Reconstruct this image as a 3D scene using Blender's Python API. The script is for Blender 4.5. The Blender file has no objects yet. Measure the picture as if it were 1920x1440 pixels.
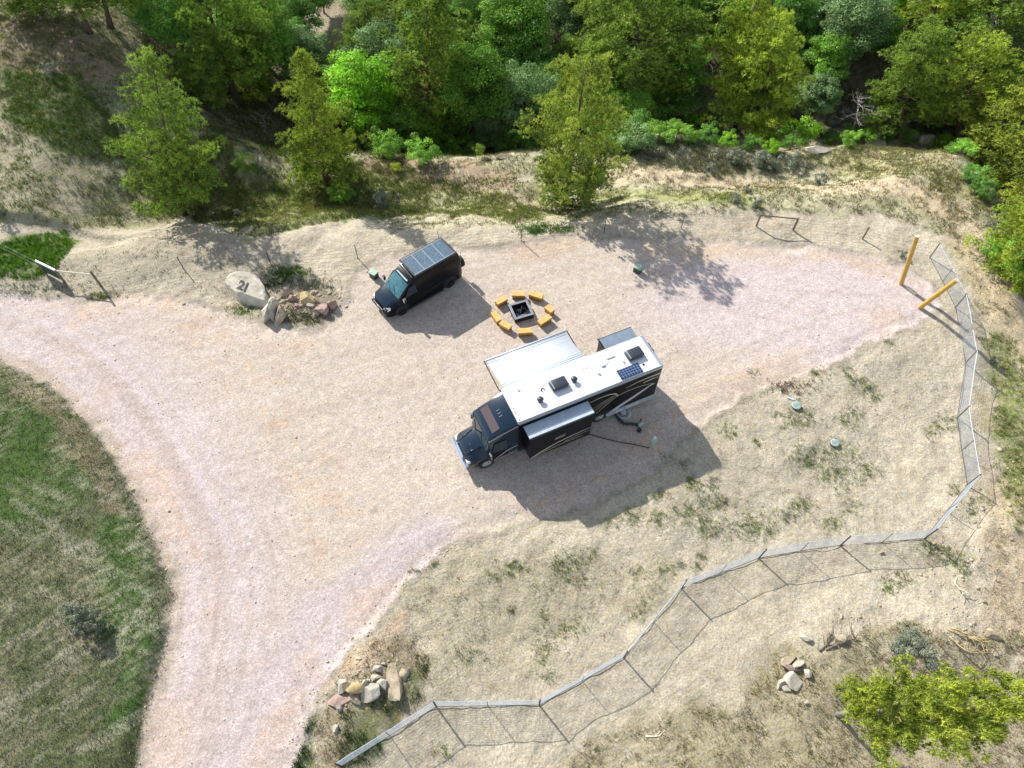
import bpy, bmesh, math, random
import numpy as np
from mathutils import Vector, Matrix, Quaternion
R = math.radians
D = bpy.data
sc = bpy.context.scene
col = sc.collection
random.seed(7)

# ------------------------------------------------------------------ camera
CAM_H = 37.0
HFOV = R(71.6)
FPX = 960 / math.tan(HFOV / 2)
NADIR_Y = 1570
TH = math.atan((NADIR_Y - 720) / FPX)          # camera axis measured from straight down
cd = D.cameras.new('camera'); cam = D.objects.new('camera', cd); col.objects.link(cam)
cam.location = (0, 0, CAM_H); cam.rotation_euler = (TH, 0, 0)
cd.sensor_fit = 'HORIZONTAL'; cd.angle = HFOV; cd.clip_start = 0.5; cd.clip_end = 2000
sc.camera = cam

# ------------------------------------------------------------------ light
SUN_EL, SHADOW_AZ = 34.5, -50.0                 # shadows travel towards this azimuth
w = D.worlds.new('World'); sc.world = w; w.use_nodes = True
nt = w.node_tree; bg = nt.nodes['Background']
sky = nt.nodes.new('ShaderNodeTexSky'); sky.sky_type = 'NISHITA'; sky.sun_disc = False
sky.sun_elevation = R(SUN_EL)
_d = Vector((-math.cos(R(SHADOW_AZ)), -math.sin(R(SHADOW_AZ))))
sky.sun_rotation = math.atan2(_d.x, _d.y)
sky.altitude = 1200
_hs = nt.nodes.new('ShaderNodeHueSaturation'); _hs.inputs['Saturation'].default_value = .55
nt.links.new(sky.outputs[0], _hs.inputs['Color']); nt.links.new(_hs.outputs[0], bg.inputs[0]); bg.inputs[1].default_value = 0.15
sl = D.lights.new('sun', 'SUN'); sun = D.objects.new('sun', sl); col.objects.link(sun)
sl.energy = 4.9; sl.angle = R(0.55); sl.color = (1.0, 0.955, 0.88)
sdir = Vector((math.cos(R(SHADOW_AZ)) * math.cos(R(SUN_EL)), math.sin(R(SHADOW_AZ)) * math.cos(R(SUN_EL)), -math.sin(R(SUN_EL))))
sun.rotation_euler = sdir.to_track_quat('-Z', 'Y').to_euler()
sc.view_settings.view_transform = 'Standard'; sc.view_settings.look = 'None'
sc.view_settings.exposure = 0.60; sc.view_settings.gamma = 1

# ------------------------------------------------------------------ pixel -> place
_f = np.array([0, math.sin(TH), -math.cos(TH)]); _u = np.array([0, math.cos(TH), math.sin(TH)]); _r = np.array([1., 0, 0])
def ray(x, y):
    return _f * FPX + _r * (x - 960) + _u * (720 - y)
def flat(x, y, z=0.0):
    d = ray(x, y); t = (z - CAM_H) / d[2]
    return np.array([0, 0, CAM_H]) + d * t

def _lat(ix, iy, seed):
    n = (ix * 374761393 + iy * 668265263 + seed * 974711) & 0xffffffff
    n = ((n ^ (n >> 15)) * 739982445) & 0xffffffff
    n = ((n ^ (n >> 12)) * 695872825) & 0xffffffff
    n = ((n ^ (n >> 15)) * 1274126177) & 0xffffffff
    return ((n ^ (n >> 16)) & 0xffff) / 65535.0
def vnoise(x, y, s, seed=0):
    x = np.asarray(x, float) / s; y = np.asarray(y, float) / s
    ix = np.floor(x).astype(np.int64); iy = np.floor(y).astype(np.int64)
    fx = x - ix; fy = y - iy; fx = fx * fx * (3 - 2 * fx); fy = fy * fy * (3 - 2 * fy)
    a = _lat(ix, iy, seed); b = _lat(ix + 1, iy, seed); c = _lat(ix, iy + 1, seed); d = _lat(ix + 1, iy + 1, seed)
    return (a * (1 - fx) + b * fx) * (1 - fy) + (c * (1 - fx) + d * fx) * fy
def fbm(x, y, s, seed=0, o=4):
    r = 0; a = 0.5; t = 0
    for k in range(o):
        r = r + a * vnoise(x, y, s, seed + 31 * k); t += a; a *= 0.55; s *= 0.47
    return r / t
def sstep(a, b, x):
    t = np.clip((x - a) / (b - a), 0, 1); return t * t * (3 - 2 * t)
def sdist(px, py, poly):
    """signed distance to a world polygon, positive inside"""
    P = np.asarray(poly, float); n = len(P)
    best = np.full(px.shape, 1e9); ins = np.zeros(px.shape, bool)
    for i in range(n):
        ax, ay = P[i]; bx, by = P[(i + 1) % n]
        ex, ey = bx - ax, by - ay; L = ex * ex + ey * ey + 1e-12
        t = np.clip(((px - ax) * ex + (py - ay) * ey) / L, 0, 1)
        dd = (px - ax - t * ex) ** 2 + (py - ay - t * ey) ** 2
        best = np.minimum(best, dd)
        cond = ((ay > py) != (by > py))
        with np.errstate(divide='ignore', invalid='ignore'):
            xi = ax + (py - ay) * ex / (ey if abs(ey) > 1e-12 else 1e-12)
        ins ^= cond & (px < xi)
    d = np.sqrt(best); return np.where(ins, d, -d)
def pdist(px, py, line):
    P = np.asarray(line, float); best = np.full(px.shape, 1e9)
    for i in range(len(P) - 1):
        ax, ay = P[i]; bx, by = P[i + 1]; ex, ey = bx - ax, by - ay; L = ex * ex + ey * ey + 1e-12
        t = np.clip(((px - ax) * ex + (py - ay) * ey) / L, 0, 1)
        best = np.minimum(best, (px - ax - t * ex) ** 2 + (py - ay - t * ey) ** 2)
    return np.sqrt(best)
def W(pts, z=0.0): return [tuple(flat(x, y, z)[:2]) for x, y in pts]

MEADOW = W([(-300, 560), (0, 676), (50, 698), (100, 730), (150, 775), (190, 826), (225, 880), (260, 950), (285, 1010), (308, 1060), (322, 1120), (318, 1180), (300, 1260), (272, 1350), (255, 1440), (235, 1600), (-500, 1650)])
PAD = W([(-400, 470), (0, 545), (60, 562), (150, 562), (240, 548), (330, 558), (420, 580), (470, 605), (560, 618), (628, 600), (650, 560), (670, 510), (720, 478), (800, 468), (900, 462), (1000, 452), (1080, 440), (1200, 452), (1330, 446), (1420, 452), (1500, 458), (1600, 470), (1690, 492), (1748, 530), (1768, 575), (1735, 603), (1650, 640), (1560, 680), (1480, 712), (1400, 745), (1345, 775), (1290, 815), (1235, 870), (1160, 925), (1060, 960), (960, 985), (870, 1008), (800, 1048), (768, 1088), (745, 1130), (700, 1180), (650, 1230), (608, 1280), (588, 1320), (565, 1390), (540, 1450), (500, 1650), (235, 1650), (255, 1440), (272, 1350), (300, 1260), (318, 1180), (322, 1120), (308, 1060), (285, 1010), (260, 950), (225, 880), (190, 826), (150, 775), (100, 730), (50, 698), (0, 676), (-400, 530)])
ROADEDGE = W([(-300, 560), (0, 676), (50, 698), (100, 730), (150, 775), (190, 826), (225, 880), (260, 950), (285, 1010), (308, 1060), (322, 1120), (318, 1180), (300, 1260), (272, 1350), (255, 1440), (235, 1650)])
RIM = [(-120, 140), (-60, 110), (-38, 78)] + W([(255, 60), (330, 190)]) + W([(420, 255)], -1.5) + W([(500, 295), (600, 300), (680, 288), (850, 295), (980, 285), (1170, 250), (1300, 255), (1420, 285), (1560, 270)], -3.0) + W([(1700, 258)], -1.8) + W([(1795, 275), (1848, 360), (1868, 470)], -.8) + W([(1905, 590), (1990, 700), (2200, 900)]) + [(60, 8), (75, -40), (-120, -40)]
HILL = W([(-500, 470), (0, 415), (60, 415), (150, 428), (230, 430), (330, 410), (420, 425), (500, 440), (600, 410), (700, 400), (760, 360), (700, 250), (500, 0)]) + [(-30, 110), (-120, 110)]
SHELF = W([(-600, 520), (0, 520), (300, 470), (480, 455), (620, 432), (760, 440), (980, 428), (1140, 416), (1300, 405), (1480, 385), (1640, 370), (1800, 300), (1930, 430), (2050, 600), (2200, 800), (2400, 1000), (2300, 1700), (-600, 1700)])
def height(x, y):
    x = np.asarray(x, float); y = np.asarray(y, float)
    wob = (fbm(x, y, 3.0, 5, 3) - .5)
    d = -sdist(x, y, RIM) + wob * 1.2
    z = -8.5 * sstep(-1.0, 11, d)
    z = z + 9.0 * sstep(17, 42, d) * sstep(52, 78, y)
    z = z - 3.3 * sstep(-.3, 6.8, -sdist(x, y, SHELF) + wob * 1.5) * sstep(-37, -27, x)
    m = sdist(x, y, MEADOW) + wob * .5; z = z + 0.32 * sstep(0, 1.0, m) + 0.5 * sstep(1, 14, m) * fbm(x, y, 6, 9, 3)
    hl = sdist(x, y, HILL) + wob * .8; z = z + 0.45 * sstep(0, .8, hl) + 2.6 * sstep(1, 26, hl) * sstep(-4, -26, x)
    g = sstep(0.0, 1.2, sdist(x, y, PAD))
    gm_ = (1 - g) * (1 - .75 * sstep(0, 1.5, m))
    z = z + gm_ * (fbm(x, y, 2.2, 3, 4) - .5) * 0.34 + gm_ * (fbm(x, y, .7, 8, 2) - .5) * .09
    z = z + g * (fbm(x, y, 7, 12, 3) - .5) * 0.10
    z = z - .42 * sstep(.2, 7, -sdist(x, y, PAD)) * sstep(31, 27, y) * sstep(-9, -5, x)
    pe = sdist(x, y, PAD) + (fbm(x, y, 1.1, 33, 4) - .5) * 1.1
    z = z + .05 * np.exp(-((pe + .05) / .22) ** 2) * sstep(.3, .6, fbm(x, y, 1.6, 44, 3)) - .03 * np.exp(-((pe - .5) / .4) ** 2)
    for (px, py, r, a) in ((960, 318, 2.6, .9), (1230, 300, 4.0, .8), (1330, 300, 3.5, .5), (1885, 1010, 3.0, .7), (1760, 1180, 2.5, .35), (700, 1262, 1.8, .35), (1560, 1240, 3, .3)):
        c = flat(px, py)
        z = z + a * np.exp(-((x - c[0]) ** 2 + (y - c[1]) ** 2) / r ** 2) * (.7 + .6 * fbm(x, y, 1.2, 2, 3))
    return z

# ------------------------------------------------------------------ terrain grid
xs = np.concatenate([np.arange(-130, -56, 2.0), np.arange(-56, -30, .45), np.arange(-30, 34, .16), np.arange(34, 58, .45), np.arange(58, 132, 2.0)])
ys = np.concatenate([np.arange(-46, -2, 1.5), np.arange(-2, 52, .16), np.arange(52, 80, .4), np.arange(80, 170, 2.5)])
NX, NY = len(xs), len(ys)
GX, GY = np.meshgrid(xs, ys)
GZ = height(GX, GY)
def hz(x, y):
    x = np.atleast_1d(np.asarray(x, float)); y = np.atleast_1d(np.asarray(y, float))
    i = np.clip(np.searchsorted(xs, x) - 1, 0, NX - 2); j = np.clip(np.searchsorted(ys, y) - 1, 0, NY - 2)
    fx = np.clip((x - xs[i]) / (xs[i + 1] - xs[i]), 0, 1); fy = np.clip((y - ys[j]) / (ys[j + 1] - ys[j]), 0, 1)
    return (GZ[j, i] * (1 - fx) + GZ[j, i + 1] * fx) * (1 - fy) + (GZ[j + 1, i] * (1 - fx) + GZ[j + 1, i + 1] * fx) * fy
def at(x, y, dz=0.0, far=False):
    """where the sight line through photo pixel (x, y) meets the terrain"""
    zs = np.linspace(9.0, -15.0, 600); d = ray(x, y); t = (zs - CAM_H) / d[2]
    px, py = d[0] * t, d[1] * t; df = zs - dz - hz(px, py)
    k = np.where((df[:-1] > 0) & (df[1:] <= 0))[0]
    if len(k) == 0: P = flat(x, y, -3.0)
    else:
        k = k[-1] if far else k[0]; f = df[k] / (df[k] - df[k + 1]); P = flat(x, y, zs[k] + f * (zs[k + 1] - zs[k]))
    P[2] = float(hz(P[0], P[1])[0]) + dz
    return Vector(P)

# ------------------------------------------------------------------ zones: pixel polygon, ground colour, feather m, noise m, veg/m2, veg kind, veg height
GRAVEL = (.455, .388, .318)
Z = [
 # name, polygon px, colour, feather, wobble, alpha
 ('hill', [(-500, -80), (900, -80), (760, 330), (700, 395), (600, 400), (500, 440), (420, 425), (330, 410), (230, 430), (150, 428), (60, 415), (-500, 440)], (.23, .235, .115), .6, .8, .95),
 ('hillbare', [(-300, 200), (60, 200), (150, 290), (180, 420), (60, 410), (-300, 420)], (.31, .275, .19), 1.5, 2, .8),
 ('hillbrown', [(-300, 10), (120, 10), (240, 110), (260, 170), (120, 150), (-300, 120)], (.22, .16, .10), 1.5, 2, .85),
 ('hillgreen', [(10, 130), (160, 150), (240, 240), (240, 320), (120, 290), (10, 240)], (.08, .12, .03), .7, 1.5, .85),
 ('hillgreen2', [(200, 250), (430, 260), (480, 380), (400, 420), (330, 405), (240, 340)], (.13, .14, .045), 1.0, 2, .85),
 ('mound', [(400, 400), (440, 350), (560, 345), (640, 380), (560, 430), (480, 450), (420, 430)], (.25, .29, .075), .7, 1.2, .9),
 ('vivid', [(-300, 470), (0, 455), (120, 430), (145, 455), (110, 500), (60, 525), (0, 515), (-300, 540)], (.07, .13, .02), .4, .9, .95),
 ('verge', [(-300, 500), (60, 520), (170, 470), (300, 440), (440, 450), (500, 500), (440, 560), (330, 548), (240, 540), (150, 552), (60, 552), (-300, 520)], (.30, .27, .20), .6, 1.2, .8),
 ('forestfloor', [(255, 60), (330, 190), (420, 255), (500, 295), (600, 300), (680, 288), (850, 295), (980, 285), (1170, 250), (1300, 255), (1420, 270), (1560, 262), (1700, 240), (1810, 280), (1850, 350), (1860, 470), (1930, 590), (2100, 700), (2300, 0), (2300, -150), (200, -150)], (.045, .040, .022), .6, 1.0, .95),  # forest shade put into the floor colour, keeps tree gaps dark
 ('bank', [(575, -30), (660, -30), (700, 20), (690, 60), (640, 55), (600, 20)], (.20, .155, .09), .8, 1.5, .8),
 ('bank2', [(1560, 30), (1700, 5), (1900, 20), (1900, 60), (1700, 60)], (.34, .28, .18), .8, 1.5, .8),
 ('strip', [(560, 330), (680, 300), (760, 320), (960, 370), (1040, 400), (960, 415), (800, 400), (700, 410), (560, 425)], (.25, .30, .09), .6, 1.2, .9),
 ('rimbase', [(640, 285), (980, 282), (1170, 252), (1420, 280), (1700, 258), (1830, 300), (1860, 470), (1780, 440), (1640, 400), (1400, 395), (1140, 408), (960, 420), (760, 430), (640, 400)], (.31, .31, .16), .8, 1.2, .6),
 ('stripbrown', [(670, 290), (860, 300), (960, 330), (960, 360), (800, 350), (680, 320)], (.30, .20, .13), .5, 1.2, .8),
 ('knoll', [(1150, 262), (1300, 258), (1420, 285), (1540, 290), (1520, 315), (1340, 330), (1200, 305)], (.17, .17, .11), .5, .9, .9),
 ('yg', [(1100, 362), (1180, 352), (1400, 362), (1430, 385), (1300, 378), (1120, 380)], (.22, .25, .07), .4, .8, .85),
 ('rimgrass', [(1480, 285), (1560, 280), (1700, 268), (1800, 300), (1860, 400), (1780, 360), (1700, 330), (1560, 325)], (.34, .32, .15), .8, 1.5, .9),
 ('pathedge', [(1700, 340), (1800, 330), (1850, 460), (1905, 590), (1990, 700), (2000, 1000), (1930, 1050), (1880, 900), (1850, 680), (1820, 520), (1770, 420)], (.33, .29, .15), .9, 1.8, .85),
 ('rightgreen', [(1850, 640), (1880, 620), (1960, 740), (1960, 1000), (1890, 980), (1870, 800)], (.19, .22, .07), .5, 1.0, .85),
 ('righttan', [(1860, 900), (2000, 900), (2000, 1200), (1850, 1200), (1840, 1050)], (.42, .33, .21), .8, 1.5, .8),
 ('lowright', [(1040, 1440), (1120, 1400), (1300, 1330), (1400, 1330), (1450, 1230), (1560, 1200), (1700, 1160), (1830, 1190), (2100, 1200), (2100, 1700), (900, 1700)], (.27, .235, .14), .9, 1.6, .85),
 ('lowleft', [(560, 1450), (580, 1340), (640, 1270), (740, 1180), (800, 1240), (800, 1310), (700, 1400), (640, 1460), (600, 1700), (520, 1700)], (.21, .17, .10), .6, 1.2, .85),
 ('lowgreen', [(545, 1440), (560, 1350), (585, 1310), (595, 1350), (580, 1410), (575, 1480)], (.06, .11, .025), .3, .6, .95),
 ('lowgreen2', [(640, 1330), (690, 1320), (790, 1230), (800, 1280), (720, 1370), (690, 1440), (640, 1440)], (.09, .12, .035), .6, 1.2, .8),
 ('midstraw', [(740, 1130), (860, 1040), (1040, 1040), (1240, 1060), (1240, 1120), (1100, 1210), (950, 1270), (800, 1280)], (.33, .295, .20), 1.0, 2.2, .75),
 ('brownberm', [(600, 1290), (650, 1232), (735, 1160), (760, 1150), (750, 1190), (700, 1240), (660, 1270)], (.40, .29, .19), .3, .5, .8),
 ('rockbed', [(440, 560), (450, 510), (520, 500), (580, 505), (630, 560), (620, 600), (540, 612), (480, 590)], (.20, .17, .12), .3, .7, .9),
 ('meadow', [(-400, 530), (0, 676), (50, 698), (100, 730), (150, 775), (190, 826), (225, 880), (260, 950), (285, 1010), (308, 1060), (322, 1120), (318, 1180), (300, 1260), (272, 1350), (255, 1440), (235, 1700), (-600, 1700)], (.10, .115, .055), .15, .25, 1.0),
 ('meadowgreen', [(-300, 680), (0, 700), (80, 760), (140, 820), (165, 900), (120, 960), (0, 1010), (-300, 1000)], (.06, .11, .025), 1.0, 2.5, .85),
 ('meadowgreen2', [(170, 1020), (230, 930), (285, 1040), (312, 1120), (305, 1200), (270, 1300), (230, 1330), (215, 1200), (180, 1120)], (.055, .11, .025), .7, 1.6, .9),
 ('meadowstraw', [(40, 700), (110, 745), (190, 840), (225, 890), (220, 960), (170, 900), (100, 800), (20, 740)], (.20, .165, .10), .5, .9, .8),
 ('cleft', [(330, 440), (600, 425), (620, 470), (480, 500), (340, 480)], (.30, .26, .20), .8, 1.5, .7),
]
def WA(pts):
    return [tuple(at(max(-700, x), max(y, -90))[:2]) for x, y in pts]
ZS = {}
for (n, poly, c, fe, wb, al) in Z:
    ZS[n] = WA(poly)
def zmask(n, x, y, fe, wb, seed):
    d = sdist(x, y, ZS[n]) + (fbm(x, y, max(wb * 1.3, .6), seed, 4) - .5) * 2 * wb
    return sstep(-fe * .5, fe * .5, d)

# ground colour
def ground_colour(x, y):
    c = np.ones(x.shape + (3,)) * np.array([.42, .372, .280])
    def mix(m, rgb):
        nonlocal c
        c = c * (1 - m[..., None]) + np.array(rgb) * m[..., None]
    n1 = fbm(x, y, 3.5, 21, 4); n2 = fbm(x, y, .8, 22, 4); n3 = fbm(x, y, 9, 25, 3)
    c = c * (0.86 + .28 * n1[..., None])
    mix(sstep(.55, .72, n2) * .30, (.30, .235, .16))
    mix(sstep(.55, .75, n1) * .35, (.46, .40, .30))
    for k, (n, poly, rgb, fe, wb, al) in enumerate(Z):
        m = zmask(n, x, y, fe, wb, 40 + k) * al * (.75 + .5 * (fbm(x, y, 1.3, 80 + k, 3) - .25)).clip(0, 1)
        if n == 'meadow': m = zmask(n, x, y, fe, wb, 40 + k)
        mix(m, rgb)
    for k, (ang, sc2) in enumerate(((35, .5), (-25, .6), (70, .55))):
        a = R(ang); s_ = fbm((x * math.cos(a) + y * math.sin(a)) * .18, (-x * math.sin(a) + y * math.cos(a)) * 1.5, sc2, 171 + k, 3); wz = sstep(.5, .6, fbm(x, y, 5, 180 + k, 2))
        mix(wz * sstep(.55, .68, s_) * .3, (.33, .275, .20)); mix(wz * sstep(.44, .32, s_) * .3, (.50, .45, .35))
    # pale track running along the rim
    tr = pdist(x, y, WA([(1130, 318), (1250, 332), (1420, 350), (1560, 355), (1700, 350), (1790, 400), (1850, 510), (1900, 610), (1990, 760)])) + (n2 - .5) * 1.2
    mix(sstep(1.9, .9, tr) * .75, (.50, .40, .27))
    tr = pdist(x, y, WA([(690, 300), (800, 335), (900, 365), (1000, 385)])) + (n2 - .5) * .9
    mix(sstep(1.0, .3, tr) * .5, (.42, .33, .22))
    # gravel
    g = sdist(x, y, PAD) + (fbm(x, y, 1.1, 33, 4) - .5) * 1.1
    gm = sstep(-.30, .35, g + (n2 - .5) * .5)
    gc = np.ones(x.shape + (3,)) * np.array(GRAVEL)
    def gmix(m, rgb):
        nonlocal gc
        gc = gc * (1 - m[..., None]) + np.array(rgb) * m[..., None]
    gmix(sstep(.45, .75, n3) * .5, (.47, .40, .33))
    # compacted road following the meadow edge, tone lowered for cloud shade
    rd = pdist(x, y, ROADEDGE)
    band = fbm(rd * 1.0, (x + y) * .04, .55, 61, 3)
    left = sstep(-1, -7, x - 0.0)
    roadm = sstep(8.5, 3.5, rd + (n1 - .5) * 2)
    gmix(roadm * .8, (.445, .372, .35))
    gmix(roadm * sstep(.48, .66, band) * .75, (.475, .41, .40))
    gmix(roadm * sstep(.48, .30, band) * .6, (.36, .29, .255))
    gmix(sstep(1.3, .1, rd + (n2 - .5) * 1.2) * .55, (.40, .33, .24))
    gmix(sstep(6.5, 8, rd) * sstep(12, 8.5, rd) * sstep(.5, .7, n2) * .5 * left, (.46, .33, .23))
    # lavender lobes
    c1 = flat(1530, 575)[:2]; e1 = np.sqrt(((x - c1[0]) / 13) ** 2 + ((y - c1[1]) / 5.5) ** 2)
    gmix(sstep(1.15, .55, e1 + (n1 - .5) * .5) * .85, (.49, .415, .405))
    e2 = pdist(x, y, W([(780, 1060), (640, 1180), (540, 1320), (480, 1460)])) + (n1 - .5) * 2
    gmix(sstep(3.4, 1.2, e2) * .75, (.44, .38, .385))
    # orange sand showing through near the edges
    e3 = np.abs(g - 1.2)
    gmix(sstep(1.4, .2, e3) * sstep(.45, .62, n1) * .45, (.48, .345, .235))
    # wheel tracks left by vehicles
    for k, pl in enumerate((
        [(150, 640), (420, 700), (640, 760), (860, 860), (960, 960)], [(480, 1400), (560, 1180), (690, 1010), (860, 800), (980, 640), (1150, 560), (1400, 520), (1700, 540)], [(330, 1300), (420, 1050), (520, 900), (720, 760), (860, 640)],
        [(1260, 690), (1380, 640), (1520, 570), (1690, 545)], [(1270, 720), (1400, 680), (1560, 620), (1720, 570)], [(200, 600), (420, 640), (620, 650), (800, 600)], [(520, 1380), (640, 1170), (760, 1030), (900, 930)], [(880, 520), (1050, 500), (1300, 540), (1500, 600)])):
        dd = pdist(x, y, W(pl)) + (fbm(x, y, 2.5, 300 + k, 2) - .5) * .7
        for off, sg in ((.85, 1), (1.05, 0)):
            t_ = np.exp(-((dd - off) / .16) ** 2) * sstep(.3, .55, fbm(x, y, 1.8, 320 + k, 3))
            gmix(t_ * (.40 if sg else .30), (.355, .285, .245) if sg else (.53, .465, .42))
    # tyre streaks
    a = R(20); s_ = fbm(x * math.cos(a) * .12 + y * math.sin(a) * .12, (-x * math.sin(a) + y * math.cos(a)) * 1.6, .6, 71, 4)
    gmix(sstep(.56, .70, s_) * .22, (.36, .285, .25)); gmix(sstep(.44, .32, s_) * .25, (.52, .45, .42))
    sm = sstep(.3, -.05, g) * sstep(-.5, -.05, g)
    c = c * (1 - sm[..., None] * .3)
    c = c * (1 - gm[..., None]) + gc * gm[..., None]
    c = c * (.90 + .20 * fbm(x, y, .45, 90, 3)[..., None])
    return np.clip(c, 0, .8), gm

# ------------------------------------------------------------------ materials
def newmat(name):
    m = D.materials.new(name); m.use_nodes = True
    return m, m.node_tree.nodes, m.node_tree.links, m.node_tree.nodes['Principled BSDF']
def mat(name, c, rough=.5, metal=0.0, var=0.0, scale=8.0, bump=0.0, coat=0.0, spec=.5, c2=None, stretch=None):
    m, N, L, b = newmat(name)
    b.inputs['Base Color'].default_value = (*c, 1); b.inputs['Roughness'].default_value = rough
    b.inputs['Metallic'].default_value = metal; b.inputs['Specular IOR Level'].default_value = spec
    b.inputs['Coat Weight'].default_value = coat; b.inputs['Coat Roughness'].default_value = .03
    if var or bump or c2:
        tc = N.new('ShaderNodeTexCoord'); n = N.new('ShaderNodeTexNoise'); n.inputs['Scale'].default_value = scale; n.inputs['Detail'].default_value = 6
        src = tc.outputs['Object']
        if stretch:
            mp = N.new('ShaderNodeMapping'); mp.inputs['Scale'].default_value = stretch; L.new(src, mp.inputs[0]); src = mp.outputs[0]
        L.new(src, n.inputs['Vector'])
        if var or c2:
            r = N.new('ShaderNodeValToRGB'); r.color_ramp.elements[0].position = .3; r.color_ramp.elements[1].position = .7
            a = tuple(max(0, k * (1 - var)) for k in c); e = c2 if c2 else tuple(min(1, k * (1 + var)) for k in c)
            r.color_ramp.elements[0].color = (*a, 1); r.color_ramp.elements[1].color = (*e, 1)
            L.new(n.outputs[0], r.inputs[0]); L.new(r.outputs[0], b.inputs['Base Color'])
        if bump:
            bp = N.new('ShaderNodeBump'); bp.inputs['Strength'].default_value = bump; bp.inputs['Distance'].default_value = .03
            L.new(n.outputs[0], bp.inputs['Height']); L.new(bp.outputs[0], b.inputs['Normal'])
    return m
def ground_mat():
    m, N, L, b = newmat('ground_surface')
    at_ = N.new('ShaderNodeAttribute'); at_.attribute_name = 'Col'
    tc = N.new('ShaderNodeTexCoord')
    def noise(s, d=4, r=.6):
        n = N.new('ShaderNodeTexNoise'); n.inputs['Scale'].default_value = s; n.inputs['Detail'].default_value = d; n.inputs['Roughness'].default_value = r
        L.new(tc.outputs['Object'], n.inputs['Vector']); return n
    n1 = noise(11, 3, .7); n2 = noise(2.2, 5)
    v = N.new('ShaderNodeTexVoronoi'); v.inputs['Scale'].default_value = 13; L.new(tc.outputs['Object'], v.inputs['Vector'])
    def ramp(src, a, c0, b_, c1):
        r = N.new('ShaderNodeMapRange'); r.inputs[1].default_value = a; r.inputs[2].default_value = b_; r.inputs[3].default_value = c0; r.inputs[4].default_value = c1
        L.new(src, r.inputs[0]); return r.outputs[0]
    def mul(a, c):
        x = N.new('ShaderNodeMath'); x.operation = 'MULTIPLY'; L.new(a, x.inputs[0]); L.new(c, x.inputs[1]); return x.outputs[0]
    sep = N.new('ShaderNodeSeparateColor'); L.new(v.outputs['Color'], sep.inputs[0])
    f = mul(mul(ramp(n1.outputs[0], .3, .82, .7, 1.18), ramp(n2.outputs[0], .3, .9, .7, 1.1)), ramp(sep.outputs[0], 0, .84, 1, 1.17))
    vm = N.new('ShaderNodeVectorMath'); vm.operation = 'SCALE'; L.new(at_.outputs['Color'], vm.inputs[0]); L.new(f, vm.inputs['Scale'])
    # slight warm/cool shift stone by stone
    hs = N.new('ShaderNodeHueSaturation'); L.new(vm.outputs[0], hs.inputs['Color']); L.new(ramp(sep.outputs[1], 0, .75, 1, 1.25), hs.inputs['Saturation'])
    L.new(hs.outputs[0], b.inputs['Base Color'])
    b.inputs['Roughness'].default_value = .95; b.inputs['Specular IOR Level'].default_value = .15
    ad = N.new('ShaderNodeMath'); ad.operation = 'ADD'; L.new(n1.outputs[0], ad.inputs[0]); L.new(ramp(n2.outputs[0], 0, 0, 1, 2.5), ad.inputs[1])
    ga = N.new('ShaderNodeAttribute'); ga.attribute_name = 'g'; n3 = noise(4.5, 5, .65)
    ad2 = N.new('ShaderNodeMath'); ad2.operation = 'MULTIPLY_ADD'; L.new(n3.outputs[0], ad2.inputs[0]); L.new(ramp(ga.outputs['Fac'], 0, 2.6, 1, .3), ad2.inputs[1]); L.new(ad.outputs[0], ad2.inputs[2])
    bp = N.new('ShaderNodeBump'); bp.inputs['Distance'].default_value = .05; L.new(ramp(ga.outputs['Fac'], 0, .62, 1, .42), bp.inputs['Strength'])
    L.new(ad2.outputs[0], bp.inputs['Height']); L.new(bp.outputs[0], b.inputs['Normal'])
    return m
def leaf_mat(name, c, trans=.35, sat=1.0, var=.5):
    """foliage: each leaf carries its own brightness in 'v'"""
    m = D.materials.new(name); m.use_nodes = True; N = m.node_tree.nodes; L = m.node_tree.links; N.clear()
    out = N.new('ShaderNodeOutputMaterial'); a = N.new('ShaderNodeAttribute'); a.attribute_name = 'v'
    r = N.new('ShaderNodeValToRGB'); e = r.color_ramp.elements
    e[0].position = 0; e[0].color = (c[0] * (1 - var) * .9, c[1] * (1 - var), c[2] * (1 - var), 1)
    e[1].position = 1; e[1].color = (min(1, c[0] * (1 + var) * 1.12), c[1] * (1 + var), c[2] * (1 + var * .6), 1)
    oi = N.new('ShaderNodeObjectInfo'); hs = N.new('ShaderNodeHueSaturation')
    mr = N.new('ShaderNodeMapRange'); mr.inputs[3].default_value = .85; mr.inputs[4].default_value = 1.15
    L.new(oi.outputs['Random'], mr.inputs[0]); L.new(mr.outputs[0], hs.inputs['Value'])
    L.new(a.outputs['Fac'], r.inputs[0]); L.new(r.outputs[0], hs.inputs['Color'])
    df = N.new('ShaderNodeBsdfDiffuse'); tr = N.new('ShaderNodeBsdfTranslucent'); gl = N.new('ShaderNodeBsdfGlossy'); gl.inputs['Roughness'].default_value = .45
    mx = N.new('ShaderNodeMixShader'); mx.inputs[0].default_value = trans; mg = N.new('ShaderNodeMixShader'); mg.inputs[0].default_value = .015
    L.new(hs.outputs[0], df.inputs[0]); L.new(hs.outputs[0], tr.inputs[0])
    L.new(df.outputs[0], mx.inputs[1]); L.new(tr.outputs[0], mx.inputs[2]); L.new(mx.outputs[0], mg.inputs[1]); L.new(gl.outputs[0], mg.inputs[2])
    L.new(mg.outputs[0], out.inputs[0]); return m
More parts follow.
